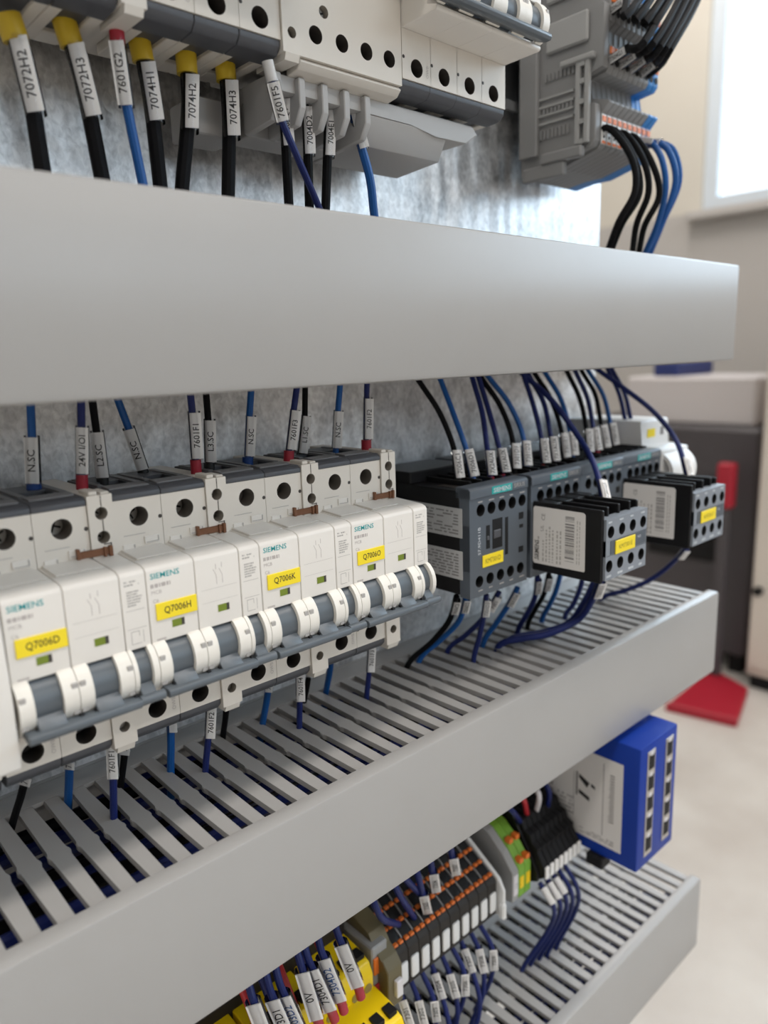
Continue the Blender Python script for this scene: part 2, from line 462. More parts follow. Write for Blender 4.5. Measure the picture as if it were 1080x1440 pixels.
# background things on the shop floor
def FL(u, v): return PZ(u, v, -950)
cab = thing('machine_cabinet', 'tall cream painted cabinet with a round black lock standing by the far wall', 'cabinet', (2165, 210, -950))
ct = PX(1045, 365, 2165).z+950
MB().box(0, 600, 0, 390, 40, ct, 6).build('body', doorp, cab)
MB().box(10, 590, 10, 380, 0, 40).build('plinth', blackm, cab)
MB().box(-14, 0, 8, 382, 70, ct-20, 3).build('door', doorp, cab)
lk = PX(1067, 831, 2150)
MB().cyl((-30, lk.y-210, lk.z+950), (-14, lk.y-210, lk.z+950), 13, 20).build('lock', black, cab)
MB().box(-18, -14, 240, 300, ct-260, ct-240).build('slot', blackm, cab)
# red steel stand: flat base plate, dark column, red head
rp = thing('floor_stand', 'red steel stand with flat base plate on the floor beside the cream cabinet', 'stand', (0, 0, -950))
poly = [FL(1000, 945), FL(935, 1000), FL(1036, 1024), FL(1052, 975)]
poly = [(p.x, p.y) for p in poly]
MB().prism(poly, 'z', 0, 18, 3).build('base_plate', redp, rp)
e0 = Vector((poly[1][0], poly[1][1], 0)); e1 = Vector((poly[2][0], poly[2][1], 0))
MB().tube([e0+Vector((6, 0, 20)), e1+Vector((6, 0, 20))], 6, 8).build('raised_edge', redp, rp)
MB().box(2136, 2164, 670, 702, 18, 548, 3).build('column', machm, rp)
MB().box(2130, 2170, 663, 709, 547, 680, 5).build('head', redp, rp)
# dark machine and pale boxes behind the contactors
mach = thing('workshop_machine', 'dark grey machine standing against the wall behind the contactors', 'machine', (2225, 625, -950))
mt_ = PX(960, 598, 2225).z+950
MB().box(0, 420, 0, 700, 60, mt_, 12).build('body', machm, mach)
MB().box(-20, 0, 90, 330, mt_-420, mt_-160, 5).build('panel', blackm, mach)
for yy in (20, 640):
    for xx in (20, 360): MB().box(xx, xx+40, yy, yy+40, 0, 60).build('foot', blackm, mach)
MB().box(-25, -5, 420, 640, mt_-300, mt_-60, 5).build('panel', mat('panel_grey', (0.2, 0.19, 0.19), 0.5), mach)
bx_ = thing('storage_box', 'pale cardboard coloured box with blue lid resting on the dark machine', 'box', (2260, 660, -950+mt_))
bt = PX(960, 530, 2260).z+950-mt_
MB().box(0, 330, 0, 420, 0, bt, 8).build('body', benchm, bx_)
MB().box(40, 300, 265, 350, bt, bt+45, 6).build('lid', mat('box_blue', (0.02, 0.035, 0.16), 0.5), bx_)

# ================================================================== MOUNTING PLATE, DUCTS, RAILS
YP = 82.0
pl = thing('mounting_plate', 'tall galvanised steel mounting plate carrying ducts and rails', 'mounting plate', (0, YP, -950))
MB().box(-420, 450, 0, 2.5, 6, 1550, 0.6).build('sheet', galv, pl)
MB().box(-420, 450, 2.5, 22, 6, 30).build('return_flange', galv, pl)
for xx in (-400, 405):
    MB().box(xx, xx+40, 2.5, 42.5, 0, 1550).build('upright', railm, pl)
    MB().box(xx-5, xx+45, 2.6, 320, 0, 6).build('foot', railm, pl)

PITCH_F, WF = 10.35, 6.0
def finger_profile(y_front=-9.5, y_back=66):
    hw = WF/2
    L = [(-hw, y_back), (-hw, 30), (-hw-1.05, 28.9), (-hw-1.05, 26.6), (-hw, 25.2), (-hw, -8.0), (-hw+0.7, y_front)]
    return L+[(-x, y) for x, y in reversed(L)]
finger_me = None
def duct(label, zt, x0=-112, x1=453.5, shown_top=True):
    global finger_me
    zb = zt-60
    d = thing('cable_duct', label, 'cable duct', (0, 0, zb), 'grey slotted cable ducts across the panel')
    h = 60
    MB().box(x0, x1, 79.6, 82, 1.5, h-1.5).build('base', duct_m, d)
    # lid: front sheet with rounded wrap over the finger tips
    prof = [(-18, 2.2), (-17.4, 0.6), (-15.8, 0), (-10.2, 0), (-9.8, 0.9), (-10.4, 1.7), (-15.4, 1.9), (-16.2, 2.8),
            (-16.2, h-2.8), (-15.4, h-1.9), (-10.4, h-1.7), (-9.8, h-0.6), (-10.3, h+0.2), (-11.0, h+0.4), (-16.6, h+0.3), (-17.6, h-0.2), (-18, h-1.1)]
    MB().prism(prof, 'x', x0, x1).build('lid', duct_m, d)
    for top in (True, False):
        z0, z1 = (h-3.6, h-1.8) if top else (1.9, 3.6)
        MB().box(x0, x1, 66, 79.6, z0, z1).build('wall_strip', duct_m, d)
        xs = []
        k = -40
        while True:
            c = 18+3.9+6.45/2+PITCH_F*k; k += 1
            if c-WF/2 < x0+1: continue
            if c+WF/2 > x1-0.5: break
            xs.append(c)
        if top and shown_top:
            if finger_me is None:
                finger_me = MB().prism(finger_profile(), 'z', -2.5, 0, 0.35).mesh('finger', duct_m)
            for c in xs: clone_mesh('finger', finger_me, d, c, 0, z1)
        else:
            mb = MB()
            for c in xs: mb.prism([(c+a, b) for a, b in finger_profile()], 'z', z0, z1)
            mb.build('slotted_wall', duct_m, d)
    return d
duct('upper grey cable duct with smooth lid crossing above the breakers', 117, shown_top=False)
duct('middle grey cable duct with open slotted top below the breakers and contactors', -103)
duct('lowest grey cable duct with slotted top below the blue network switch', -333)

def rail(label, zc, x0, x1):
    prof = [(YP, -12.5), (YP-1, -12.5), (YP-1, -11.5)]
    prof = [(YP, -13), (YP, 13), (YP-6.5, 13), (YP-6.5, 17.5), (YP-7.5, 17.5), (YP-7.5, 12), (YP-1, 12), (YP-1, -12), (YP-7.5, -12), (YP-7.5, -17.5), (YP-6.5, -17.5), (YP-6.5, -13)]
    r_ = thing('mounting_rail', label, 'mounting rail', (0, 0, zc), 'zinc mounting rails on the plate')
    MB().prism(prof, 'x', x0, x1).build('rail_profile', railm, r_)
    for xx in (x0+15, x1-15):
        MB().cyl((xx, YP-1, 0), (xx, YP-3.5, 0), 4, 12).build('screw', screw_m, r_)
rail('zinc rail carrying the top row of breakers and terminals', 227.5, -112, 440)
rail('zinc rail carrying the row of breakers and contactors', -22.5, -112, 442)
rail('zinc rail carrying the lowest row of terminals', -248, -112, 440)

# ================================================================== CIRCUIT BREAKERS
def ring_part(root, x0, x1, hole=None):
    mb = MB(); cy, cz = 5, -34.5
    A0, A1 = math.radians(118), math.radians(242)
    mb.arc(x0, x1, cy, cz, 7.2, 10.0, A0, A1, 16, 0.35)
    r = mb.build('toggle_ring', ringw, root)
    if hole is not None:
        MB().cyl((x1-0.6, -4.4, -40.6), (x1+0.7, -4.4, -40.6), 0.75, 8).build('pivot', blackm, r)
        for a in (math.radians(158), math.radians(208)):
            mb = MB(); mb.box(hole-1.0, hole+1.0, cy+10.1*math.cos(a)-0.1, cy+10.1*math.cos(a)+0.8, cz+10*math.sin(a)-1.1, cz+10*math.sin(a)+1.1, 0.15)
            mb.build('ring_recess', inkgrey, r)
    return r
FRONT = [(30, 2.6), (3.0, 1.0), (0.8, 0.2), (0, -1.0), (0, -26.4), (6, -27.4), (6, -42.2), (0, -43.6), (0, -44.8), (0.8, -45.6), (30, -46)]
def screw_in(root, x, y, z, r, ang):
    mb = MB(); c, s = math.cos(ang), math.sin(ang)
    mb.cyl((x, y, z), (x, y-1.6, z), r, 16)
    o = mb.build('screw', screw_m, root)
    mb = MB(); hw = 0.35
    for a in (ang, ang+math.pi/2):
        c, s = math.cos(a), math.sin(a)
        q = [(x+c*r*0.8-s*hw, y-1.63, z+s*r*0.8+c*hw), (x-c*r*0.8-s*hw, y-1.63, z-s*r*0.8+c*hw), (x-c*r*0.8+s*hw, y-1.63, z-s*r*0.8-c*hw), (x+c*r*0.8+s*hw, y-1.63, z+s*r*0.8-c*hw)]
        mb.quad(q)
    mb.build('screw_slot', blackm, o)
def pole(root, x, first=False, detail=True, rl=True, rr=True):
    """one 18 mm breaker pole whose left side is at x"""
    g = 0.1
    MB().box(x+g, x+18-g, 31, 76, -66, 18, 0.4).build('housing', cream2, root)
    MB().prism(FRONT, 'x', x+g, x+18-g, 0.25).build('front_block', cream, root)
    if detail:
        MB().prism([(26, 2.0), (9, 1.0), (8, 2.0), (26, 3.2)], 'x', x+1.4, x+16.6, 0.2).build('top_ledge', cream, root)
    # upper terminal face and its hole
    MB().hole_plate(x+g, x+18-g, 2.0, 20.6, 21, 10, [(x+g, x+18-g, 2.0, 20.6, x+9.2, 13.9, 3.55)]).build('terminal_face', cream2, root)
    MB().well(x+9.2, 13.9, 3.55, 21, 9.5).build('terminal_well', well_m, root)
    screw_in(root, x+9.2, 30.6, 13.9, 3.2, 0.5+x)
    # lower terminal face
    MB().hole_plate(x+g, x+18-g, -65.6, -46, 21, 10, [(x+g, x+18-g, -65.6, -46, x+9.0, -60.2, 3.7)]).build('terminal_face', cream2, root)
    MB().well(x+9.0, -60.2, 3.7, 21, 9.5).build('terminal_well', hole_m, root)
    # notches and lugs under the upper face
    mb = MB(); mb.box(x+10.4, x+16, 20.5, 21.2, 3.4, 6.2, 0.15); mb.box(x+2.2, x+6.5, 20.6, 21.2, 2.4, 4.4, 0.15); mb.build('lug', cream, root)
    mb = MB(); mb.box(x+10.9, x+15.6, 20.35, 20.55, 3.9, 4.15); mb.box(x+15.4, x+15.75, 20.35, 20.55, 3.9, 5.9); mb.box(x+6.2, x+6.6, 20.4, 20.6, 2.8, 4.1); mb.box(x+3.0, x+11.0, 20.85, 21.0, 7.4, 7.6); mb.build('lug_gap', inkgrey, root)
    for zz in (12.6, -57.0):
        MB().cyl((x+17.2 if zz > 0 else x+0.95, 20.93, zz), (x+17.2 if zz > 0 else x+0.95, 22, zz), 0.75, 10).build('pin_hole', hole_m, root)
    # dark top cover with wire entry
    mb = MB()
    mb.prism([(20.5, 20.6), (20.5, 22.4), (22.2, 23.6), (34, 23.9), (34, 19)], 'x', x+g, x+18-g, 0.2)
    mb.box(x+g, x+4.6, 34, 46, 18.1, 23.8); mb.box(x+13.6, x+18-g, 34, 46, 18.1, 23.8); mb.box(x+g, x+18-g, 46, 62, 18.1, 23.9, 0.2)
    mb.build('terminal_cover', dgrey, root)
    mb = MB(); mb.prism([(26, 23.6), (26, 24.3), (33, 24.5), (33, 23.6)], 'x', x+1.6, x+16.4, 0.15); mb.box(x+1.0, x+3.4, 35, 60, 23.6, 24.4, 0.15); mb.box(x+14.6, x+17, 35, 60, 23.6, 24.4, 0.15)
    mb.build('cover_ridge', mat('mid_grey_plastic', (0.17, 0.17, 0.175), 0.45), root)
    MB().box(x+4.7, x+13.5, 34.1, 45.9, 18.0, 19.6).build('wire_entry', blackm, root)
    # dark bottom tray
    mb = MB(); mb.prism([(21.6, -65.7), (21.6, -68.0), (24, -70.6), (33, -71.2), (33, -65.7)], 'x', x+g, x+18-g, 0.3)
    mb.build('bottom_cover', dgrey, root)
    mb = MB(); mb.box(x+g, x+4.4, 33, 62, -71.0, -66.1, 0.3); mb.box(x+13.6, x+18-g, 33, 62, -71.0, -66.1, 0.3); mb.box(x+4.4, x+13.6, 53, 62, -71.0, -66.1, 0.3)
    mb.build('bottom_panel', cream2, root)
    MB().box(x+4.4, x+13.6, 33.1, 53, -69.6, -66.1).build('bottom_entry', dgrey, root)
    # toggle
    ring_part(root, x+0.12, x+4.6, x+1.4 if rl else None); ring_part(root, x+13.2, x+17.88, x+16.9 if rr else None)
    mb = MB(); mb.arc(x+4.6, x+13.2, 5, -34.5, 5.5, 8.35, math.radians(112), math.radians(246), 14)
    mb.build('toggle_barrel', togg, root)
    mb = MB(); mb.prism([(-2.6, -37.5), (-6.8, -41.0), (-6.8, -43.2), (-1.0, -42.4)], 'x', x+4.7, x+13.1, 0.25)
    mb.build('toggle_lever', togg, root)
    # green state window
    wx, wz = x+10.3, (-21.0 if first else -20.2)
    f_ = MB().box(wx-2.5, wx+2.5, -0.06, 0.4, wz-1.5, wz+1.5).build('indicator_frame', cream2, root)
    MB().box(wx-2.3, wx+2.3, -0.12, 0.3, wz-1.3, wz+1.3).build('indicator', green, root)
    MB().box(wx+1.2, wx+2.3, -0.16, 0.3, wz-1.3, wz+1.3).build('indicator_shutter', hole_m, root)
def aux(root, x):
    g = 0.12
    MB().box(x+g, x+9-g, 30, 74, -68, 23.4, 0.3).build('auxiliary_housing', cream2, root)
    MB().prism(FRONT, 'x', x+g, x+9-g, 0.25).build('auxiliary_front', cream, root)
    cells = [(x+g, x+9-g, 2.0, 13, x+4.6, 8.8, 2.25), (x+g, x+9-g, 13, 23.6, x+4.6, 17.2, 2.25)]
    MB().hole_plate(x+g, x+9-g, 2.0, 23.6, 20.2, 10, cells, 16).build('auxiliary_face', cream2, root)
    for zz in (8.8, 17.2):
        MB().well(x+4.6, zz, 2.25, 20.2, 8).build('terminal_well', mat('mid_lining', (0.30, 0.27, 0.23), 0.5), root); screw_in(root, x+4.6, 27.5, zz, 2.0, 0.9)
    mb = MB(); mb.box(x+4.7, x+4.95, 20.05, 20.3, 11.1, 14.9); mb.box(x+4.7, x+4.95, 20.05, 20.3, 19.6, 23.4); mb.box(x+6.8, x+7.1, 20.05, 20.3, 3.4, 6.6); mb.box(x+4.4, x+7.1, 20.05, 20.3, 6.2, 6.5)
    mb.build('seam', hole_m, root)
    mb = MB(); mb.box(x+1.2, x+4.2, 21, 30, 23.5, 25.0, 0.3); mb.box(x+5.2, x+8.4, 21, 30, 23.5, 24.4, 0.3); mb.build('auxiliary_top', cream2, root)
    MB().hole_plate(x+g, x+9-g, -69.5, -46, 20, 10, [(x+g, x+9-g, -69.5, -46, x+4.5, -62.3, 2.0)], 16).build('auxiliary_face', cream2, root)
    MB().well(x+4.5, -62.3, 2.0, 20, 4).build('terminal_well', mat('mid_lining', (0.30, 0.27, 0.23), 0.5), root)
    MB().cyl((x+4.5, 24, -62.3), (x+4.5, 23, -62.3), 1.5, 14).build('auxiliary_screw', screw_m, root)
    MB().prism([(20, -69.5), (21, -72), (40, -72), (40, -69.5)], 'x', x+1.2, x+7.8).build('auxiliary_foot', cream2, root)
    ring_part(root, x+0.12, x+1.6); ring_part(root, x+6.8, x+8.88)
    MB().arc(x+1.6, x+6.8, 5, -34.5, 5.5, 8.1, math.radians(112), math.radians(246), 14).build('toggle_barrel', togg, root)
    mb = MB(); mb.prism([(-2.6, -37.5), (-5.6, -40.8), (-5.6, -43.2), (-1.0, -42.4)], 'x', x+1.7, x+6.7, 0.25); mb.build('toggle_lever', togg, root)
    MB().cyl((x+0.5, -6.0, -42.2), (x+9.0, -6.0, -42.2), 1.75, 12).build('auxiliary_bar', togg, root)
    # copper coloured clip between last pole and auxiliary
    mb = MB(); mb.box(x-4.8, x+6.6, 19.4, 20.6, 2.6, 5.2, 0.3); mb.box(x-5.4, x-4.3, 19.0, 20.8, 1.9, 6.4, 0.2); mb.box(x+3.8, x+4.6, 18.8, 20.0, 2.2, 5.6, 0.1); mb.box(x+5.6, x+6.9, 18.8, 20.2, 2.0, 5.8, 0.2)
    mb.build('clip', copper, root)
    # print
    rnd = random.Random(5)
    mb = MB(); print_lines(mb, x+1.4, x+7.6, -4.6, -2.4, -0.03, 2, 0.9, 0.5, rnd=rnd); print_lines(mb, x+2.0, x+7.2, -11.6, -6.0, -0.03, 6, 1.0, 0.62, rnd=rnd)
    for a, b, c, d in ((1.2, 7.8, -12.9, -12.75), (1.2, 7.8, -19.3, -19.15), (2.2, 2.4, -24.5, -20.2), (2.2, 5.0, -20.3, -20.1), (5.0, 5.2, -22, -20.1), (2.2, 5.6, -24.6, -24.4), (6.4, 6.6, -24.5, -20.2)):
        mb.quad(((x+a, -0.03, c), (x+b, -0.03, c), (x+b, -0.03, d), (x+a, -0.03, d)))
    mb.build('auxiliary_print', inkgrey, root)
def coupling_bar(root, x0, x1):
    mb = MB(); mb.prism([(-0.4, -41.0), (-6.6, -40.7), (-8.0, -41.2), (-8.3, -42.6), (-7.5, -43.9), (-5.0, -44.0), (-0.2, -42.6)], 'x', x0, x1, 0.35, 2)
    mb.build('coupling_bar', togg, root)
def front_print(root, x):
    """printing on the first pole's front; the small square code is left out"""
    lettering('SIEMENS', (x+6.9, -0.05, -2.9), (1, 0, 0), (0, 0, 1), 2.0, teal, root, width=10.6, bold=0.01)
    rnd = random.Random(3); mb = MB()
    print_lines(mb, x+1.4, x+12.5, -7.2, -5.4, -0.03, 1, 1, 0.75, rnd=rnd)
    mb.build('small_print', inkpale, root)
    lettering('MCB', (x+3.4, -0.05, -8.6), (1, 0, 0), (0, 0, 1), 1.3, inkpale, root)
    lettering('C6', (x+2.9, -0.05, -11.6), (1, 0, 0), (0, 0, 1), 1.3, inkpale, root)
    mb = MB(); print_lines(mb, x+2.0, x+6.5, -26.2, -24.6, -0.03, 1, 1, 0.5, rnd=rnd); mb.build('small_print', inkpale, root)
    lettering('OWB', (x+15.6, 20.93, -60.4), (0, 0, 1), (-1, 0, 0), 1.5, inkpale, root)
def symbol_print(root, x):
    mb = MB()
    for a, b, c, d in ((8.2, 8.4, -5.5, -3.6), (8.2, 8.4, -11, -8), (10.6, 10.8, -5.2, -3.3), (10.6, 10.8, -11, -8), (2, 16.4, -12.4, -12.3), (2, 16.4, -17.2, -17.1)):
        mb.quad(((x+a, -0.03, c), (x+b, -0.03, c), (x+b, -0.03, d), (x+a, -0.03, d)))
    for a in (8.3, 10.7):
        mb.quad(((x+a, -0.03, -8), (x+a+0.2, -0.03, -8), (x+a-1.0, -0.03, -5.4), (x+a-1.2, -0.03, -5.4)))
    mb.build('switch_symbol', inkpale, root)
def label_on(root, s, x):
    l = MB().box(x+2.5, x+17.8, -0.45, -0.02, -18.6, -12.6, 0.12).build('yellow_label', yellow, root)
    lettering(s, (x+10.4, -0.5, -15.6), (1, 0, 0), (0, 0, 1), 2.9, ink, l, width=10.0, bold=0.006)

# the double-pole breakers with auxiliary switch, 45 mm apart
proto = thing('circuit_breaker', '', 'circuit breaker', (0, 0, 0), 'cream circuit breakers in the middle row')
pole(proto, 0, True); pole(proto, 18); aux(proto, 36)
coupling_bar(proto, 1.0, 36.4); front_print(proto, 0); symbol_print(proto, 18)
BR = [('Q7006D', 'cream double-pole circuit breaker with yellow label Q7006D, nearest of its row'),
      ('Q7006H', 'cream double-pole circuit breaker with yellow label Q7006H'),
      ('Q7006K', 'cream double-pole circuit breaker with yellow label Q7006K'),
      ('Q7006O', 'cream double-pole circuit breaker with yellow label Q7006O beside the contactors')]
units = [proto] + [copy_tree(proto) for _ in range(3)]
DZ = [1.5, 1.0, -0.3, -1.2]
for i, (u_, (s_, lab)) in enumerate(zip(units, BR)):
    u_.location = W((45*i, 0, 0)); u_['label'] = lab
    label_on(u_, s_, 0)
# plain device at the left frame edge
dv = thing('relay_module', 'plain cream module cut by the picture edge next to breaker Q7006D', 'relay module', (-46, 0, 0))
MB().prism([(76, 18), (30, 18), (21, 17), (21, 1.2), (1, 0.6), (-3, -1.5), (-4.5, -30), (-4.5, -51), (-2.5, -52.5), (20, -53), (21, -66), (30, -67), (76, -67)], 'x', 0, 44.8, 0.5).build('body', cream, dv)
MB().prism([(20.5, 17.4), (20.5, 19.4), (22.2, 21), (62, 21.4), (62, 17.4)], 'x', 0, 44.8, 0.2).build('terminal_cover', dgrey, dv)
MB().prism([(22.4, -67), (25, -71.5), (66, -71.5), (66, -67)], 'x', 0, 44.8, 0.2).build('bottom_cover', dgrey, dv)

# top row: two triple-pole breakers with auxiliary, earth-leakage breaker, four-pole breaker
ZU = 250
for x, lab in ((11, 'cream triple-pole breaker in the top row, feeding the wires 7072H2 and 7072H3'),
               (74, 'cream triple-pole breaker in the top row, feeding the wires 7074H1 to 7074H3')):
    b_ = thing('circuit_breaker', lab, 'circuit breaker', (x, 0, ZU), 'cream circuit breakers in the top row')
    for k in range(3): pole(b_, 18*k, k == 0)
    aux(b_, 54); coupling_bar(b_, 1, 54.4); front_print(b_, 0)
b4 = thing('circuit_breaker', 'cream four-pole breaker at the end of the top row beside the grey terminals', 'circuit breaker', (191.5, 0, ZU), 'cream circuit breakers in the top row')
for k in range(4): pole(b4, 17.6*k, k == 0)
coupling_bar(b4, -6, 68); front_print(b4, 0)

rcd = thing('residual_current_breaker', 'wide cream breaker with four screw holes and one small screw in the top row', 'circuit breaker', (137, 0, ZU))
MB().box(0.1, 54.2, 31, 76, -66, 18, 0.4).build('housing', cream2, rcd)
xs_ = [7.7, 21, 34.1, 47]
eds = [0.1, 14.3, 27.5, 40.5, 54.2]
MB().hole_plate(0.1, 54.2, -69, -55.2, 21, 10, [(eds[i], eds[i+1], -69, -55.2, xs_[i], -60, 3.3) for i in range(4)]).build('terminal_face', cream2, rcd)
for c in xs_: MB().well(c, -60, 3.3, 21, 9.5).build('terminal_well', hole_m, rcd)
MB().hole_plate(0.1, 54.2, -55.2, -24, 21, 10, [(0.1, 54.2, -55.2, -24, 12.2, -50.9, 2.3)]).build('upper_face', cream2, rcd)
MB().well(12.2, -50.9, 2.3, 21, 5).build('terminal_well', MATS['mid_lining'], rcd)
screw_in(rcd, 12.2, 25, -50.9, 2.0, 0.4)
MB().prism([(31, -69), (23, -69), (21.5, -70.5), (24, -73), (31, -74)], 'x', 0.1, 54.2, 0.3).build('bottom_edge', cream2, rcd)
MB().prism([(30, 1), (2, 0.8), (0, -1), (0, -23), (1, -24), (30, -24)], 'x', 0.1, 54.2, 0.3).build('front_block', cream, rcd)
# light grey shrouded connection block below it
gb = thing('terminal_shroud', 'light grey plastic terminal shroud under the wide breaker, wires 7004D2 and 7004E1 leaving it', 'terminal shroud', (130, 26, 156))
mb = MB()
mb.prism([(0, 20.5), (118, 20.5), (122, 17), (113, 11.5), (92, 11.5), (75, 14), (0, 14)], 'y', 4, 40, 0.5)
mb.build('top_shelf', ltgrey, gb)
MB().prism([(4, 13.8), (10, 2.5), (40, 0.5), (40, 13.8)], 'x', 46, 100, 0.4).build('slanted_front', ltgrey, gb)
MB().box(0, 46, 24, 40, 1.5, 14, 0.4).build('back_wall', ltgrey, gb)
for x in (0, 11.6, 23.2, 34.8, 46.4):
    MB().prism([(1, 19.8), (1, 9), (5, 3), (24, 1.5), (24, 19.8)], 'x', x-1.6, x+1.6, 0.4).build('rib', ltgrey, gb)
MB().box(-22, -1.8, 27, 48, 0, 14, 0.6).build('side_box', ltgrey, gb)

# ================================================================== CONTACTORS
def contactor_proto():
    c = thing('contactor', '', 'contactor', (0, 0, 0), 'dark grey contactors on the middle rail')
    wd, h = 46.4, 55
    MB().box(0.2, wd-0.2, 6.5, 72, -h+1, -1.2, 0.5).build('body', black, c)
    rows = []
    xs = [8.6+8.3*k for k in range(5)]
    ed = [0.2]+[(xs[k]+xs[k+1])/2 for k in range(4)]+[wd-0.2]
    mb = MB()
    top = [(ed[k], ed[k+1], -18, 0, xs[k], -11, 3.15) for k in range(5)]
    bot = [(ed[k], ed[k+1], -h, -41, xs[k]-1.2, -47.2, 3.0) for k in range(5)]
    mb.hole_plate(0.2, wd-0.2, -h, 0, 0, 6.5, top+bot, 16)
    mb.box(0.2, wd-0.2, 0, 6.5, -41, -18)
    mb.build('front_frame', cgrey, c)
    for k in range(5):
        for zz, dx in ((-11, 0), (-47.2, -1.2)):
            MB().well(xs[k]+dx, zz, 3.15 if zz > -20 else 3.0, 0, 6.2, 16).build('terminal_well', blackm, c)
    # raised rim along the top
    MB().prism([(-0.6, -4.8), (-0.6, -0.4), (1, 0.8), (9, 0.8), (9, -4.8)], 'x', 0.2, wd-0.2, 0.3).build('top_rim', cgrey, c)
    s = MB().box(16.5, 32.5, -0.75, -0.6, -4.2, -0.4).build('teal_strip', tealbg, c)
    lettering('SIEMENS', (24.5, -0.85, -2.3), (1, 0, 0), (0, 0, 1), 2.3, inkwhite, s, width=13.5, bold=0.01)
    lettering('SIRIUS', (38.6, -0.7, -2.2), (1, 0, 0), (0, 0, 1), 2.3, inkgrey, c, width=9, bold=0.005)
    # window with the armature slide
    mb = MB(); mb.box(12.6, 15.6, -0.05, 2, -31.5, -19.5); mb.box(17.5, 25.5, -0.05, 2, -32.5, -17.2); mb.box(27.6, 30.2, -0.05, 2, -37.5, -17.8)
    mb.box(39, 43, -0.05, 2, -20.8, -17.2); mb.box(39.6, 42.8, -0.05, 2, -25.5, -23.6); mb.box(39, 43, -0.05, 2, -38.6, -35.4)
    mb.build('front_slot', blackm, c)
    MB().box(18.6, 24.2, -0.4, 1.5, -27.2, -23.0, 0.3).build('armature_slide', dgrey, c)
    MB().box(13.2, 15.0, -0.4, 1, -27, -25, 0.2).build('slide_pin', dgrey, c)
    rnd = random.Random(11); mb = MB()
    for xx in xs: print_lines(mb, xx-2, xx+2.5, -7.4, -6.2, -0.04, 1, 1, 0.6, rnd=rnd)
    for xx in xs: print_lines(mb, xx-2, xx+2.5, -52.6, -51.4, -0.04, 1, 1, 0.6, rnd=rnd)
    mb.build('terminal_print', inkgrey, c)
    lettering('S7.9D411B', (7.4, -0.06, -26.5), (0, 0, 1), (-1, 0, 0), 1.9, inkwhite, c, width=14)
    # top terminal slots and side wall steps behind the front
    for k in range(5):
        MB().box(xs[k]-2.8, xs[k]+2.8, 14, 26, -1.25, -1.0).build('wire_slot', hole_m, c)
        MB().box(xs[k]+3.6, xs[k]+5.2, 10, 40, -1.3, 1.6, 0.3).build('top_rib', black, c)
    MB().box(0.2, wd-0.2, 40, 70, -1.3, 5.0, 0.6).build('top_step', black, c)
    MB().box(0.2, wd-0.2, 42, 70, -h-4, -h+1.1, 0.6).build('bottom_step', black, c)
    return c
cp = contactor_proto()
CX = [211, 260.3, 306.6, 352.8]
CLAB = ['dark grey contactor with two grey rating labels on its black side, beside the breakers',
        'dark grey contactor carrying the nearer black plug-on contact block',
        'dark grey contactor half hidden between the two plug-on contact blocks',
        'dark grey contactor carrying the farther black plug-on contact block']
cons = [cp]+[copy_tree(cp) for _ in range(3)]
for c_, x, lab in zip(cons, CX, CLAB): c_.location = W((x, 2, 2.5)); c_['label'] = lab
# extra print on the first contactor
c0 = cons[0]
l = MB().box(9.6, 25.8, -0.5, -0.02, -40.6, -34.4, 0.15).build('yellow_label', yellow, c0)
lettering('KM7301D', (17.6, -0.55, -37.5), (1, 0, 0), (0, 0, 1), 2.5, mat('olive_ink', (0.25, 0.19, 0.02)), l, width=12)
rnd = random.Random(2)
for z0, z1, y1 in ((-24.4, -9.6, 52), (-45.8, -31.2, 48)):
    sl = MB().box(-0.2, 0.25, 4.6, y1, z0, z1, 0.08).build('rating_label', papergrey, c0)
    mb = MB(); print_lines(mb, 7, y1-4, z0+1.2, z1-1.2, -0.24, 8, 0.85, 0.5, 'x', rnd); mb.build('small_print', inkmid, sl)
    if z0 > -30: lettering('CE', (-0.25, 31, z1-2.4), (0, -1, 0), (0, 0, 1), 2.0, ink, sl)

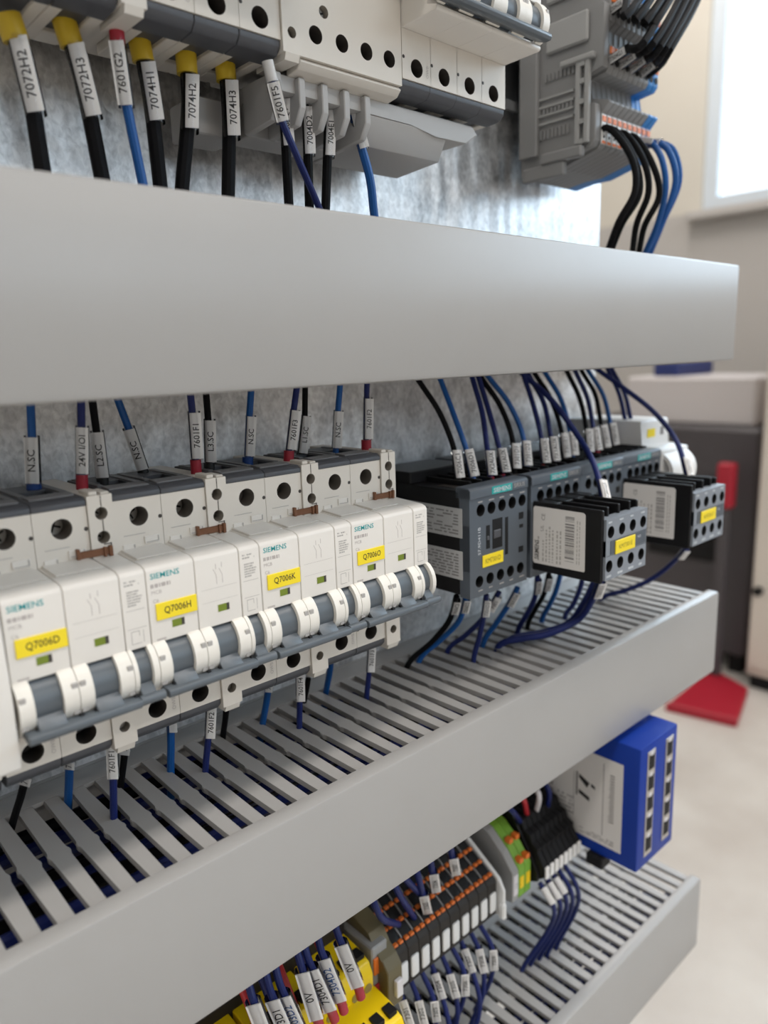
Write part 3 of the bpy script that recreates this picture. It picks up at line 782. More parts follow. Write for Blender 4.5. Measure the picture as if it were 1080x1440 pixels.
# plug-on contact blocks
def contact_block(label, x, yf, txt):
    wd, dp = 42, 2-yf
    a = thing('contact_block', label, 'contact block', (x, yf, 0), 'black plug-on contact blocks on the contactors')
    zt, zb = -10.4, -47.9
    # black body: side plate plus comb of fins on top
    MB().box(0.1, 2.2, 0, dp, zb, zt, 0.5).build('side_plate', black, a)
    MB().box(wd-2, wd, 4, dp, zb+2, zt-1, 0.5).build('side_plate', black, a)
    MB().box(2.2, wd-2, 4.5, dp, zb+3, zt-6.5).build('core', black, a)
    for k in range(1, 4): MB().box(wd*k/4-0.9, wd*k/4+0.9, 3, dp, zt-8, zt, 0.4).build('fin', black, a)
    MB().box(2, wd-1, dp-12, dp, zt-7, zt-0.5, 0.5).build('rear_bridge', black, a)
    xs = [wd*(k+0.5)/4+1.2 for k in range(4)]
    ed = [2.2]+[(xs[k]+xs[k+1])/2 for k in range(3)]+[wd]
    mb = MB()
    mb.hole_plate(2.2, wd, -46.5, -15.2, -1.2, 6,
                  [(ed[k], ed[k+1], -26.2, -15.2, xs[k], -22, 3.1) for k in range(4)]+[(ed[k], ed[k+1], -46.5, -34.2, xs[k]-0.8, -39.4, 3.1) for k in range(4)], 16)
    mb.box(2.2, wd, -1.0, 4.8, -34.2, -26.2)
    mb.build('front_frame', agrey, a)
    for k in range(4):
        for zz, dx in ((-22, 0), (-39.4, -0.8)):
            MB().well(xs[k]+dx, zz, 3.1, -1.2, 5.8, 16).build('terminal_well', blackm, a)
    MB().box(6.5, wd-1, -1.25, -0.95, -33.6, -26.8).build('label_strip', cgrey, a)
    yl = MB().box(10.5, 29.5, -1.9, -1.2, -34.2, -27.2, 0.2).build('yellow_label', yellow, a)
    lettering(txt, (20, -1.95, -30.7), (1, 0, 0), (0, 0, 1), 2.3, MATS['olive_ink'], yl, width=13)
    lettering('NO', (34.4, -1.3, -29.2), (1, 0, 0), (0, 0, 1), 1.5, inkwhite, a)
    rnd = random.Random(8); mb = MB()
    for k in range(4):
        print_lines(mb, xs[k]-2.5, xs[k]+2.5, -17.6, -16.2, -1.24, 1, 1, 0.6, rnd=rnd); print_lines(mb, xs[k]-3, xs[k]+2.5, -45.6, -43.6, -1.24, 1, 1, 0.6, rnd=rnd)
    mb.build('terminal_print', inkwhite, a)
    # side label with bar code and print
    sl = MB().prism([(9.6, -43.3), (dp-1.6, -43.8), (dp-0.6, -42.8), (dp-0.6, -13.8), (dp-1.6, -12.8), (10.6, -12.8), (9.4, -13.8), (9.2, -42.4)], 'x', -0.15, 0.2).build('rating_label', paper, a)
    rnd = random.Random(4); mb = MB()
    z = -39.5
    while z < -15.5:                                   # bar code, bars run along the depth of the block
        t = rnd.choice((0.25, 0.25, 0.45, 0.8)); 
        if rnd.random() < 0.86: mb.quad(((-0.19, 15.6, z), (-0.19, 21.0, z), (-0.19, 21.0, z+t), (-0.19, 15.6, z+t)))
        z += t+rnd.choice((0.25, 0.4, 0.6, 1.2))
    mb.build('bar_code', inkmid, sl)
    lettering('SIEMENS', (-0.2, 38.6, -36.2), (0, 0, 1), (0, 1, 0), 2.6, ink, sl, width=10.5, bold=0.012)
    lettering('CE', (-0.2, 34.5, -18), (0, 0, 1), (0, 1, 0), 2.2, inkmid, sl)
    lettering('UL', (-0.2, 35.2, -24), (0, 0, 1), (0, 1, 0), 2.0, inkmid, sl)
    mb = MB()
    for c in (23.3, 25.3, 28.0, 30.0, 32.0, 34.0, 37.0):
        z = -42
        while z < (-24 if c < 33 else -30):
            t = rnd.uniform(0.6, 2.2); mb.quad(((-0.19, c, z), (-0.19, c+0.9, z), (-0.19, c+0.9, z+t), (-0.19, c, z+t))); z += t+0.7
    for c in (12.2, 13.6):
        z = -40
        while z < -18:
            t = rnd.uniform(0.6, 2.0); mb.quad(((-0.19, c, z), (-0.19, c+0.5, z), (-0.19, c+0.5, z+t), (-0.19, c, z+t))); z += t+0.6
    mb.build('small_print', inkgrey, sl)
    MB().box(8, wd-6, 10, dp-4, zb+0.6, zb+3.2, 0.4).build('bottom_rib', black, a)
    return a
contact_block('black plug-on contact block with white bar code label, the nearer of two', 262, -39.5, 'KM7301E')
contact_block('black plug-on contact block with white bar code label, the farther of two', 353.5, -41, 'KM7301F')

# white module behind the last contactor
wm = thing('white_module', 'white rail module with small yellow label behind the last contactor', 'rail module', (403, 0, 0))
MB().prism([(74, 19.5), (19, 19.5), (18, 18.5), (18, 2), (4, 1.4), (3, 0.2), (3, -50), (18, -52), (74, -58)], 'x', 0, 37, 0.8, 2).build('body', whitep, wm)
MB().arc(2, 35, 10, -14, 12, 14.5, math.radians(110), math.radians(200), 10).build('hinged_cover', whitep, wm)
l = MB().box(8, 18, 17.6, 18.05, 8, 13.5).build('yellow_label', yellow, wm)
MB().box(26, 30, 17.7, 18.05, 8.5, 14).build('grey_window', inkmid, wm)

# ================================================================== TERMINALS TOP RIGHT
tb = thing('terminal_end_clamp', 'grey end clamp with lattice ribs closing the top right terminal row', 'end clamp', (345, 0, 0))
prof_tb = [(74, 172), (66, 172), (60, 176), (48, 176), (24, 181), (22, 184), (22, 203), (30, 206), (30, 219), (18, 221), (18, 253), (26, 257), (26, 300), (74, 300)]
MB().prism(prof_tb, 'x', 0.2, 5.4, 0.4).build('end_plate', tbgrey, tb)
mb = MB()
for z in (199, 203.5, 208, 212.5):
    mb.box(-1.2, 0.3, 36, 62, z, z+1.2)
mb.build('rib', tbgrey2, tb)
for i in range(9): MB().box(-1.0, 0.3, 37+2.7*i, 38.4+2.7*i, 205, 207.6).build('rib', tbgrey, tb)
for i in range(9): MB().box(-1.0, 0.3, 39+2.7*i, 40.4+2.7*i, 191, 196).build('rib', tbgrey, tb)
for i in range(8): MB().box(-1.0, 0.3, 36+2.7*i, 37.4+2.7*i, 222, 226).build('rib', tbgrey, tb)
# marker carrier post with oval holes
mb = MB(); mb.box(-3, -0.2, 25, 28, 183, 226, 0.4); mb.box(-3, -0.2, 31, 34, 183, 226, 0.4)
for z in (183, 193.5, 204, 214.5, 223.5): mb.box(-3, -0.2, 28, 31, z, z+2.5)
mb.build('marker_carrier', tbgrey2, tb)
MB().box(-4, -0.2, 22, 44, 226, 229, 0.6).build('clip', tbgrey2, tb)
MB().box(-5, -0.2, 28, 56, 176, 182, 0.8).build('clamp_foot', tbgrey, tb)
MB().box(-4, -0.2, 40, 70, 168, 176, 0.8).build('clamp_foot', tbgrey, tb)
MB().box(-3.5, 0.2, 60, 73, 182, 300, 0.6).build('clamp_back', tbgrey, tb)
for z in (236, 262): MB().box(-2.4, 0.3, 27, 55, z, z+16, 1.0).build('side_boss', tbgrey2, tb)
tnames = ['first', 'second', 'third', 'fourth', 'fifth', 'sixth', 'seventh', 'eighth', 'ninth', 'tenth']
prof_t = [(74, 172), (60, 174), (48, 174), (24, 180), (22, 182), (22, 199), (17, 203.5), (17.5, 205), (28, 207.5), (30, 218), (20, 219), (18, 221.5), (18, 233), (22, 235), (22, 242), (18, 245), (18, 262), (26, 266), (26, 300), (74, 300)]
tmesh = {}
for i in range(10):
    isb = i >= 8
    x = 350.8+5.6*i
    t_ = thing('terminal_block', ('blue' if isb else 'grey') + ' rail terminal with orange release tabs, %s from the end clamp' % tnames[i], 'terminal block', (x, 0, 0), 'rail terminals at the top right')
    key = isb
    if key not in tmesh:
        m1 = tbblue if isb else tbgrey
        tmesh[key] = (MB().prism(prof_t, 'x', 0.1, 5.4, 0.25).mesh('body', m1),
                      MB().box(0.6, 5.0, 21.6, 22.2, 182.6, 198.5, 0.1).mesh('front_strip', whitep if not isb else mat('pale_pink', (0.6, 0.45, 0.45))),
                      MB().box(0.9, 4.7, 21.2, 22.0, 194.6, 197.6, 0.15).mesh('release_tab', orange),
                      MB().cyl((2.75, 21.3, 191.2), (2.75, 22.5, 191.2), 1.75, 12).mesh('wire_funnel', blackm),
                      MB().cyl((2.75, 21.3, 186.6), (2.75, 22.5, 186.6), 0.7, 8).mesh('test_hole', blackm),
                      MB().box(0.9, 4.7, 17.2, 18.4, 228.5, 232.0, 0.15).mesh('release_tab', orange),
                      MB().cyl((2.75, 17.6, 224.8), (2.75, 18.6, 224.8), 1.9, 12).mesh('wire_funnel', blackm),
                      MB().box(0.9, 4.7, 17.2, 18.4, 254.5, 258, 0.15).mesh('release_tab', orange),
                      MB().cyl((2.75, 17.6, 249.8), (2.75, 18.6, 249.8), 1.9, 12).mesh('wire_funnel', blackm),
                      MB().box(0.9, 4.7, 21.3, 21.9, 182.9, 184.4, 0.1).mesh('release_tab', orange))
    for me in tmesh[key]: clone_mesh(me.name.split('.')[0], me, t_)
TBX = lambda i: 350.8+5.6*i+2.75

# ================================================================== ROW 3 DEVICES
# network switch
sw = thing('network_switch', 'blue metal network switch with two columns of ports at the lower right', 'network switch', (329, -30, -254))
MB().box(0, 47.2, 0, 100, 0, 84.5, 1.6, 2).build('case', swblue, sw)
sl = MB().box(-0.25, 0.2, 11, 78, 8.5, 70, 0.1).build('rating_label', paper, sw)
rnd = random.Random(6); mb = MB()
print_lines(mb, 16, 44, 10.5, 14.5, -0.3, 3, 0.9, 0.4, 'x', rnd); mb.quad(((-0.3, 24, 15.5), (-0.3, 24.5, 15.5), (-0.3, 24.5, 66), (-0.3, 24, 66)))
for k in range(18):
    a = 27+k*1.9
    mb.quad(((-0.3, 16.5, a), (-0.3, 19.5+rnd.uniform(0, 1.5), a), (-0.3, 19.5, a+0.9), (-0.3, 16.5, a+0.9)))
print_lines(mb, 46, 60, 20, 34, -0.3, 5, 0.8, 0.4, 'x', rnd); print_lines(mb, 62, 76, 24, 44, -0.3, 4, 0.9, 0.5, 'x', rnd)
mb.quad(((-0.3, 45.5, 20), (-0.3, 45.9, 20), (-0.3, 45.9, 52), (-0.3, 45.5, 52)))
mb.build('small_print', inkmid, sl)
mb = MB()
for q in (((34, 48), (42, 52), (42, 49), (36, 44)), ((34, 38), (42, 41), (42, 38), (34, 35)), ((30, 47), (33, 48.5), (33, 46), (30, 45)), ((43, 36), (44, 36), (44, 53), (43, 53))):
    mb.quad([(-0.3, a, b) for a, b in q])
mb.build('bold_mark', ink, sl)
for cx in (13.0, 36.0):
    bz = MB().box(cx-4.6, cx+4.6, -0.5, 0.3, 7.5, 79.5, 0.15).build('port_column', portm, sw)
    for k in range(5):
        z = 9.0+14.1*k
        MB().box(cx-3.4, cx+3.6, -0.62, 0.2, z+1.6, z+11.6, 0.1).build('port', blackm, bz)
        MB().box(cx-1.6, cx+1.8, -0.75, 0.1, z+11.0, z+13.2, 0.1).build('port_latch', w_white, bz)
lettering('1.2', (12, 24, 84.6), (1, 0, 0), (0, 1, 0), 4, mat('switch_print', (0.02, 0.05, 0.2)), sw)
lettering('3.4', (34, 20, 84.6), (1, 0, 0), (0, 1, 0), 4, MATS['switch_print'], sw)
mb = MB()
for k in range(3): mb.box(6, 20, 30+4*k, 31.4+4*k, 84.45, 84.65); mb.box(27, 41, 27+4*k, 28.4+4*k, 84.45, 84.65)
mb.build('vent', MATS['switch_print'], sw)
MB().box(8, 40, 98, 111, 24, 62, 1).build('rail_clip', black, sw)
MB().box(-3, 8, 22, 34, -8, -0.1, 0.8).build('foot', blackm, sw)

# black plug terminal strip with white markers
bt_ = thing('plug_terminal_strip', 'black plug terminal strip with white markers beside the blue switch', 'terminal strip', (286, 8, -262))
for k in range(8):
    x = 5.0*k
    b_ = MB().prism([(0, 8), (0, 14), (6, 22), (5, 25), (10, 27), (11, 32), (16, 33), (18, 39), (24, 40), (62, 46), (66, 30), (66, 2), (10, 0)], 'x', x+0.2, x+4.7, 0.3).build('terminal_segment', blackm, bt_)
    MB().box(x+0.7, x+4.2, -1.2, 0.4, 6.5, 15, 0.5).build('marker', whitep, bt_)
MB().prism([(4, 4), (4, 10), (12, 24), (24, 42), (66, 48), (66, 0), (12, 0)], 'x', -1.6, 0.1, 0.3).build('end_plate', black, bt_)

# green protective-earth terminals
for k, (x, mcol, lab) in enumerate(((264.4, tbgrey2, 'pale grey spacer terminal between the orange-tabbed strip and the green terminals'),
                                    (270.6, gyel, 'green earth terminal with orange tabs, next to the grey spacer'),
                                    (276.8, gyel, 'green earth terminal with orange tabs, next to the black plug strip'))):
    g_ = thing('earth_terminal' if k else 'spacer_terminal', lab, 'terminal block', (x, 12, -270), 'earth terminals in the lowest row')
    MB().prism([(4, 6), (4, 26), (12, 36), (24, 46), (60, 56), (62, 6), (30, 0)], 'x', 0.1, 6.0, 0.3).build('body', mcol, g_)
    if k:
        for y, z in ((6, 30), (14, 39.5), (30, 50)): MB().box(1.2, 4.9, y-2.2, y+2.2, z-1, z+2.2, 0.4).build('release_tab', orange, g_)
        MB().box(1.0, 5.0, 3.4, 4.2, 12, 20, 0.3).build('marker', yplas, g_)
    else:
        MB().box(0.8, 5.2, 3.4, 4.2, 10, 24, 0.3).build('marker', w_white, g_)
        lettering('12', (3.0, 3.3, 17), (0, 0, 1), (-1, 0, 0), 2.6, inkmid, g_)

# orange-tabbed sensor terminal strip
ot = thing('sensor_terminal_strip', 'dark terminal strip with rows of orange tabs and white oval markers', 'terminal strip', (171, 18, -270))
NM = 10; PM = 8.3
profo = [(2, 3), (2, 25), (4, 27.5), (27, 41), (33, 43), (58, 44), (62, 8), (40, 0), (8, 0)]
for k in range(NM):
    x = PM*k
    MB().prism(profo, 'x', x+0.15, x+PM-0.15, 0.3).build('terminal_segment', brownblk, ot)
    MB().box(x+1.3, x+PM-1.3, 0.6, 2.3, 6.5, 19.5, 1.2, 2).build('marker', whitep, ot)
def onslope(t): return (4+23*t, 27.5+13.5*t)
for row, t in enumerate((0.07, 0.41, 0.75)):
    y, z = onslope(t)
    for k in range(NM):
        mb = MB()
        for j in (0, 1):
            x = PM*k+0.7+j*3.9
            mb.box(x, x+2.9, y-1.1, y+1.2, z-0.4, z+1.2, 0.3)
        mb.build('release_tab', orange, ot)
for row, t in enumerate((0.24, 0.58, 0.92)):
    y, z = onslope(t)
    for k in range(NM):
        x = PM*k
        MB().prism([(y-2.9, z-3.2), (y-2.9, z-1.1), (y+2.9, z+2.3), (y+2.9, z-3.2)], 'x', x+0.5, x+PM-1.1, 0.15).build('wire_funnel', blackm, ot)
        MB().prism([(y-3.0, z-3.2), (y-3.0, z-0.6), (y+3.0, z+2.9), (y+3.0, z-3.2)], 'x', x+PM-1.0, x+PM-0.1, 0.15).build('divider', tbgrey, ot)
MB().prism([(-2, 2), (-2, 24), (2, 29), (8, 32), (12, 40), (34, 46), (60, 46), (62, 0), (6, -3)], 'x', -10.5, -0.1, 0.5).build('end_plate', olive, ot)
MB().box(-6.5, -2, -4.5, -1.8, 8, 18, 0.4).build('end_marker', w_white, ot)
MB().prism([(-3, 4), (-3, 20), (1, 27), (28, 44), (36, 47), (36, 43), (28, 40), (5, 26), (5, 0)], 'x', NM*PM+0.2, NM*PM+2.8, 0.5).build('end_plate', whitep, ot)
MB().box(NM*PM-1, NM*PM+2.6, -4.2, 0.2, 1, 12, 1.0).build('end_clip', whitep, ot)

# yellow safety relay with two plug connectors
yr = thing('safety_relay', 'yellow safety relay with screw plug connectors at the bottom edge of the picture', 'safety relay', (56, 4, -300))
MB().box(0, 100, 40, 70, 0, 72, 1).build('body', brownblk, yr)
for k, (x0, x1, y0, z0, z1) in enumerate(((66, 100, -6, 20, 46), (66, 99, 17, 40, 64), (30, 64, -6, 20, 46), (30, 64, 17, 40, 64), (0, 28, -6, 20, 46), (0, 28, 17, 40, 64))):
    c_ = MB().prism([(y0, z0), (y0, z1-9), (y0+3, z1-3), (y0+12, z1), (y0+24, z1+1), (y0+26, z0)], 'x', x0, x1, 0.6).build('plug_connector', yplas, yr)
    nn = 4
    for j in range(nn):
        cx = x0+(x1-x0)*(j+0.5)/nn
        MB().cyl((cx, y0+0.2, z0+9), (cx, y0-0.5, z0+9), 2.5, 14).build('screw', screw_m, c_)
        MB().box(cx-2.6, cx+2.6, y0+5, y0+11, z1-1.6, z1+0.9).build('wire_entry', blackm, c_)
for x in (84, 48, 14): MB().cyl((x, 50, 72), (x, 50, 73.5), 3.2, 14).build('screw', screw_m, yr)
MB().box(101, 112, 20, 66, 10, 66, 0.8).build('end_bracket', tbgrey2, yr)
MB().box(101.5, 111, 19, 20.2, 30, 44, 0.4).build('red_marker', w_red, yr)
MB().box(101.5, 111, 19, 20.2, 50, 60, 0.4).build('orange_marker', orange, yr)

# ================================================================== WIRES
# upper row: devices to upper duct (device end first)
def topw(label, dev, dpt, end, eyz, r, m_, mids=(), **k):
    p = [P(*dev, dpt)] + [P(u, v, y) for u, v, y in mids]
    e = P(*end, eyz); p.append(e); p.append(e+(e-p[-2]).normalized()*22)
    return wire(label, p, r, m_, **k)
G1 = 'wires from the top row down into the upper duct'
topw('thick black wire with yellow ferrule and marker 7072H2', (12, 26), 45, (60, 240), 45, 2.75, w_black, [(38, 110, 45)], txt='7072H2', t0=6, t1=28, fer=f_yel, fer_len=6.5, fer_r=4.2, tw=5.6, group=G1, side=0.7)
topw('thick black wire with yellow ferrule and marker 7072H3', (90, 28), 45, (143, 248), 45, 2.75, w_black, [(118, 125, 45)], txt='7072H3', t0=8, t1=30, fer=f_yel, fer_len=8, fer_r=4.0, tw=5.4, group=G1, side=0.8)
topw('thin blue wire with red ferrule and marker 7601G2', (163, 33), 36, (200, 255), 40, 1.75, w_blue, [(172, 115, 38)], txt='7601G2', t0=5.5, t1=25, fer=f_red, fer_len=6, fer_r=2.6, tw=5.0, group=G1, side=0)
topw('thick black wire with yellow ferrule and marker 7074H1', (195, 52), 45, (225, 258), 45, 2.7, w_black, [(212, 145, 45)], txt='7074H1', t0=9, t1=28, fer=f_yel, fer_len=8, fer_r=4.0, tw=5.2, group=G1, side=0.8)
topw('thick black wire with yellow ferrule and marker 7074H2', (261, 72), 45, (256, 264), 45, 2.7, w_black, [(265, 150, 45)], txt='7074H2', t0=9, t1=28, fer=f_yel, fer_len=8, fer_r=4.0, tw=5.0, group=G1, side=0.9)
topw('thick black wire with yellow ferrule and marker 7074H3', (316, 85), 45, (321, 271), 45, 2.7, w_black, [(322, 170, 45)], txt='7074H3', t0=8, t1=28, fer=f_yel, fer_len=7.5, fer_r=4.0, tw=5.0, group=G1, side=0.9)
topw('dark blue wire with white ferrule and marker 7601F5 crossing the black wires', (377, 90), 23, (447, 288), 36, 1.45, w_dark, [(386.5, 129, 23), (396, 168, 23), (423, 232, 28)], txt='7601F5', t0=6.5, t1=20, fer=f_white, fer_len=6, fer_r=2.2, tw=4.8, group=G1, side=0.1)
topw('black wire with marker 7004Q1 half hidden behind marker 7601F5', (392, 122), 38, (406, 283), 40, 2.0, w_black, [(400, 175, 38)], txt='7004Q1', t0=5, t1=22, tw=4.6, group=G1, side=0.8)
topw('black wire with marker 7004D2 leaving the grey shroud', (429, 130), 38, (435, 287), 40, 2.0, w_black, [(432, 190, 38)], txt='7004D2', t0=6, t1=24, tw=4.4, group=G1, side=0.6)
topw('black wire with marker 7004E1 leaving the grey shroud', (463, 140), 38, (458, 290), 40, 2.0, w_black, [(461, 205, 38)], txt='7004E1', t0=5, t1=23, tw=4.2, group=G1, side=0.6)
topw('bright blue wire with clear sleeve leaving the grey shroud', (494, 150), 36, (526, 300), 38, 2.0, w_blue, [(505, 195, 36), (520, 250, 36)], txt='', t0=2, t1=17, tw=4.2, group=G1, side=0.5)
# middle row: breaker tops up into the upper duct
G2 = 'wires from the breakers up into the upper duct'
def midw(label, dev, end, r, m_, mids=(), **k):
    a = PZ(*dev, 22.8); y = a.y
    p = [a-Vector((0, 0, 2.2)), a] + [P(u, v, y) for u, v in mids]
    e = P(*end, y); p.append(e); p.append(e+(e-p[-2]).normalized()*16)
    return wire(label, p, r, m_, **k)
midw('blue wire with marker N.SC over the first pole of breaker Q7006D', (48, 692), (43, 570), 1.45, w_blue, [(46, 640)], txt='N.SC', t0=5.5, t1=22, fer=f_blue, fer_len=5.6, fer_r=2.6, tw=4.8, group=G2, side=0.2)
midw('dark blue wire with red ferrule and marker 24V I/OI', (115, 690), (114, 566), 1.4, w_dark, [(115, 640)], txt='24V I/OI', t0=8.5, t1=25, fer=f_red, fer_len=8, fer_r=2.1, tw=4.2, group=G2, side=0.6)
midw('black wire with marker L2.SC on breaker Q7006H', (145, 681), (130, 565), 1.4, w_black, [(140, 640)], txt='L2.SC', t0=5, t1=22, fer=f_black, fer_len=5, fer_r=2.2, tw=4.5, group=G2, side=0.5)
midw('slanting blue wire with marker N.SC on breaker Q7006H', (203, 668), (166, 563), 1.45, w_blue, [(188, 622)], txt='N.SC', t0=5, t1=22, fer=f_black, fer_len=5, fer_r=2.2, tw=4.5, group=G2, side=0.3)
midw('dark blue wire with red ferrule and marker 7601F1 above breaker Q7006H', (276, 668), (268, 556), 1.4, w_dark, [(273, 610)], txt='7601F1', t0=9, t1=27, fer=f_red, fer_len=8.4, fer_r=2.2, tw=4.4, group=G2, side=1.0)
midw('black wire with marker L3.SC on breaker Q7006K', (294, 662), (290, 556), 1.4, w_black, [(294, 610)], txt='L3.SC', t0=6, t1=23, fer=f_black, fer_len=5.5, fer_r=2.3, tw=4.4, group=G2, side=0.8)
midw('blue wire with marker N.SC on breaker Q7006K', (348, 653), (353, 551), 1.45, w_blue, [(350, 600)], txt='N.SC', t0=6, t1=23, fer=f_blue, fer_len=5.5, fer_r=2.4, tw=4.0, group=G2, side=0.9)
midw('dark blue wire with red ferrule and marker 7601F3', (405, 650), (417, 548), 1.4, w_dark, [(410, 600)], txt='7601F3', t0=8, t1=25, fer=f_red, fer_len=7.4, fer_r=2.3, tw=4.0, group=G2, side=0.9)
midw('black wire with marker L1.SC on breaker Q7006O', (422, 642), (429, 548), 1.4, w_black, [(428, 600)], txt='L1.SC', t0=4, t1=21, fer=f_black, fer_len=4, fer_r=2.0, tw=4.0, group=G2, side=0.9)
midw('blue wire with marker N.SC on breaker Q7006O', (472, 638), (478, 545), 1.45, w_blue, [(474, 595)], txt='N.SC', t0=5, t1=22, tw=4.2, group=G2, side=0.4)
midw('dark blue wire with red ferrule and marker 7601F2 above breaker Q7006O', (515, 634), (516, 542), 1.4, w_dark, [(515, 590)], txt='7601F2', t0=8, t1=27, fer=f_red, fer_len=7.5, fer_r=2.4, tw=4.0, group=G2, side=0.9)

# breaker bottoms down into the middle duct
G3 = 'wires from the breakers down into the middle duct'
def loww(label, dev, end, r, m_, mids=(), zd=-103.5, **k):
    e = PZ(*end, zd)
    a = P(*dev, min(max(e.y, 34), 46))
    p = [a, a.lerp(e, 0.5)+Vector((0, -0.6, 0)), e, e+(e-a).normalized()*18]
    return wire(label, p, r, m_, **k)
loww('black wire with cut-off marker leaving the bottom of breaker Q7006D', (38, 1085), (20, 1150), 1.45, w_black, txt='7', t0=1, t1=5, tw=4.2, group=G3)
loww('blue wire leaving the bottom of breaker Q7006D', (97, 1058), (96, 1122), 1.6, w_blue, txt='7', t0=3, t1=7, tw=4.0, group=G3)
loww('dark blue wire with marker 7601F1 entering the middle duct', (156, 1022), (160, 1146), 1.4, w_dark, txt='7601F1', t0=6, t1=20, tw=4.0, group=G3, side=0.3)
loww('black wire with marker 70 entering the middle duct by breaker Q7006H', (178, 1025), (170, 1102), 1.4, w_black, txt='70', t0=4, t1=11, tw=3.8, group=G3, side=0.3)
loww('blue wire leaving the bottom of breaker Q7006H', (239, 1005), (240, 1080), 1.6, w_blue, txt='', t0=1, t1=7, tw=3.2, group=G3, side=1.0)
loww('dark blue wire with marker 7601F2 entering the middle duct', (296, 978), (289, 1080), 1.4, w_dark, txt='7601F2', t0=4, t1=18, tw=4.0, group=G3, side=0.8)
loww('black wire leaving the bottom of breaker Q7006K', (319, 980), (314, 1032), 1.4, w_black, group=G3)
loww('blue wire leaving the bottom of breaker Q7006K', (379, 950), (370, 1014), 1.6, w_blue, txt='7', t0=3, t1=8, tw=3.4, group=G3, side=0.3)
loww('dark blue wire with marker 7601F4 entering the middle duct', (420, 930), (421, 1020), 1.4, w_dark, txt='7601F4', t0=4, t1=19, tw=3.9, group=G3, side=0.5)
loww('black wire with marker 70 entering the middle duct by breaker Q7006O', (436, 930), (428, 985), 1.4, w_black, txt='70', t0=2, t1=9, tw=3.6, group=G3, side=0.3)
loww('blue wire leaving the bottom of breaker Q7006O', (467, 915), (459, 970), 1.6, w_blue, txt='', t0=2, t1=7, tw=3.0, group=G3, side=1.0)
loww('dark blue wire with marker 7601F3 entering the middle duct', (522, 890), (516, 976), 1.4, w_dark, txt='7601F3', t0=5, t1=20, tw=3.7, group=G3, side=0.6)

# contactor tops up into the upper duct
G4 = 'wires from the contactors up into the upper duct'
def conw(label, dev, mids, end, r, m_, ydev=None, zdev=2.0, **k):
    a = PZ(*dev, zdev); ye = a.y
    p = [a-Vector((0, 0, 3)), a]
    n_ = len(mids)
    for i, (u, v) in enumerate(mids): p.append(P(u, v, ye+(44-ye)*(i+1)/(n_+1)))
    e = P(*end, 44); p.append(e); p.append(e+(e-p[-2]).normalized()*18)
    return wire(label, p, r, m_, **k)
CW = [
 ('black wire curving into the left end of the first contactor', (645, 678), [(638, 630), (618, 580)], (592, 540), w_black, '7006C1'),
 ('bright blue wire curving into the first contactor', (666, 676), [(655, 630), (637, 580)], (621, 538), w_blue, '7006D1'),
 ('dark blue wire with marker 7X2AUX into the first contactor', (690, 674), [(685, 630), (678, 580)], (665, 534), w_dark, '7X2AUX'),
 ('dark blue wire with red ferrule into the first contactor', (710, 670), [(702, 630), (688, 580)], (674, 534), w_dark, '7X1AUX'),
 ('black wire curving into the right end of the first contactor', (724, 664), [(720, 615), (703, 570)], (680, 536), w_black, '7301D1'),
 ('blue wire curving into the right end of the first contactor', (740, 660), [(735, 612), (716, 568)], (690, 534), w_blue, '7301D2'),
 ('dark blue wire into the left end of the second contactor', (766, 656), [(760, 610), (750, 570)], (737, 530), w_dark, '7X2AUX'),
 ('second dark blue wire into the second contactor', (780, 653), [(773, 605), (764, 565)], (745, 530), w_dark, '7X1AUX'),
 ('black wire into the second contactor', (795, 648), [(788, 600), (774, 560)], (755, 530), w_black, '7301E1'),
 ('blue wire into the second contactor', (806, 645), [(800, 600), (788, 560)], (769, 528), w_blue, '7301E2'),
 ('black wire into the left end of the third contactor', (828, 640), [(824, 600), (815, 560)], (799, 526), w_black, '7X2AUX'),
 ('dark blue wire into the third contactor', (840, 638), [(834, 600), (826, 560)], (811, 526), w_dark, '7X1AUX'),
 ('second black wire into the third contactor', (852, 634), [(845, 595), (837, 555)], (820, 525), w_black, '7301F1'),
 ('blue wire into the third contactor', (864, 630), [(857, 590), (848, 555)], (829, 524), w_blue, '7301F2'),
 ('dark blue wire into the left end of the fourth contactor', (884, 626), [(878, 585), (870, 552)], (856, 522), w_dark, '7X2AUX'),
 ('second dark blue wire into the fourth contactor', (894, 624), [(886, 585), (878, 552)], (862, 522), w_dark, '7X1AUX')]
for k_, (lab, dev, mids, end, m_, tx) in enumerate(CW):
    conw(lab, dev, mids, end, 1.5, m_, txt=tx, t0=5, t1=20, fer=f_red if 'AUX' in tx else None, fer_len=5, fer_r=2.0, tw=4.6, group=G4, side=0.7)
def auxw(label, dev, ydev, mids, end, yend, r, m_, **k):
    a = P(*dev, ydev); p = [a]
    n_ = len(mids)
    for i, (u, v) in enumerate(mids): p.append(P(u, v, ydev+(yend-ydev)*(i+1)/(n_+1)))
    e = P(*end, yend); p += [e, e+(e-p[-1]).normalized()*18]
    return wire(label, p, r, m_, **k)
auxw('long dark blue wire arching into the top of the nearer contact block', (850, 712), -20, [(836, 655), (812, 612), (775, 562)], (740, 530), 44, 1.7, w_dark, txt='7301E3', t0=2, t1=17, tw=4.4, group=G4, side=0.8)
auxw('long dark blue wire arching into the top of the farther contact block', (968, 676), -20, [(952, 622), (920, 580), (880, 548)], (842, 521), 44, 1.7, w_dark, txt='7301F3', t0=2, t1=17, tw=4.6, group=G4, side=0.8)
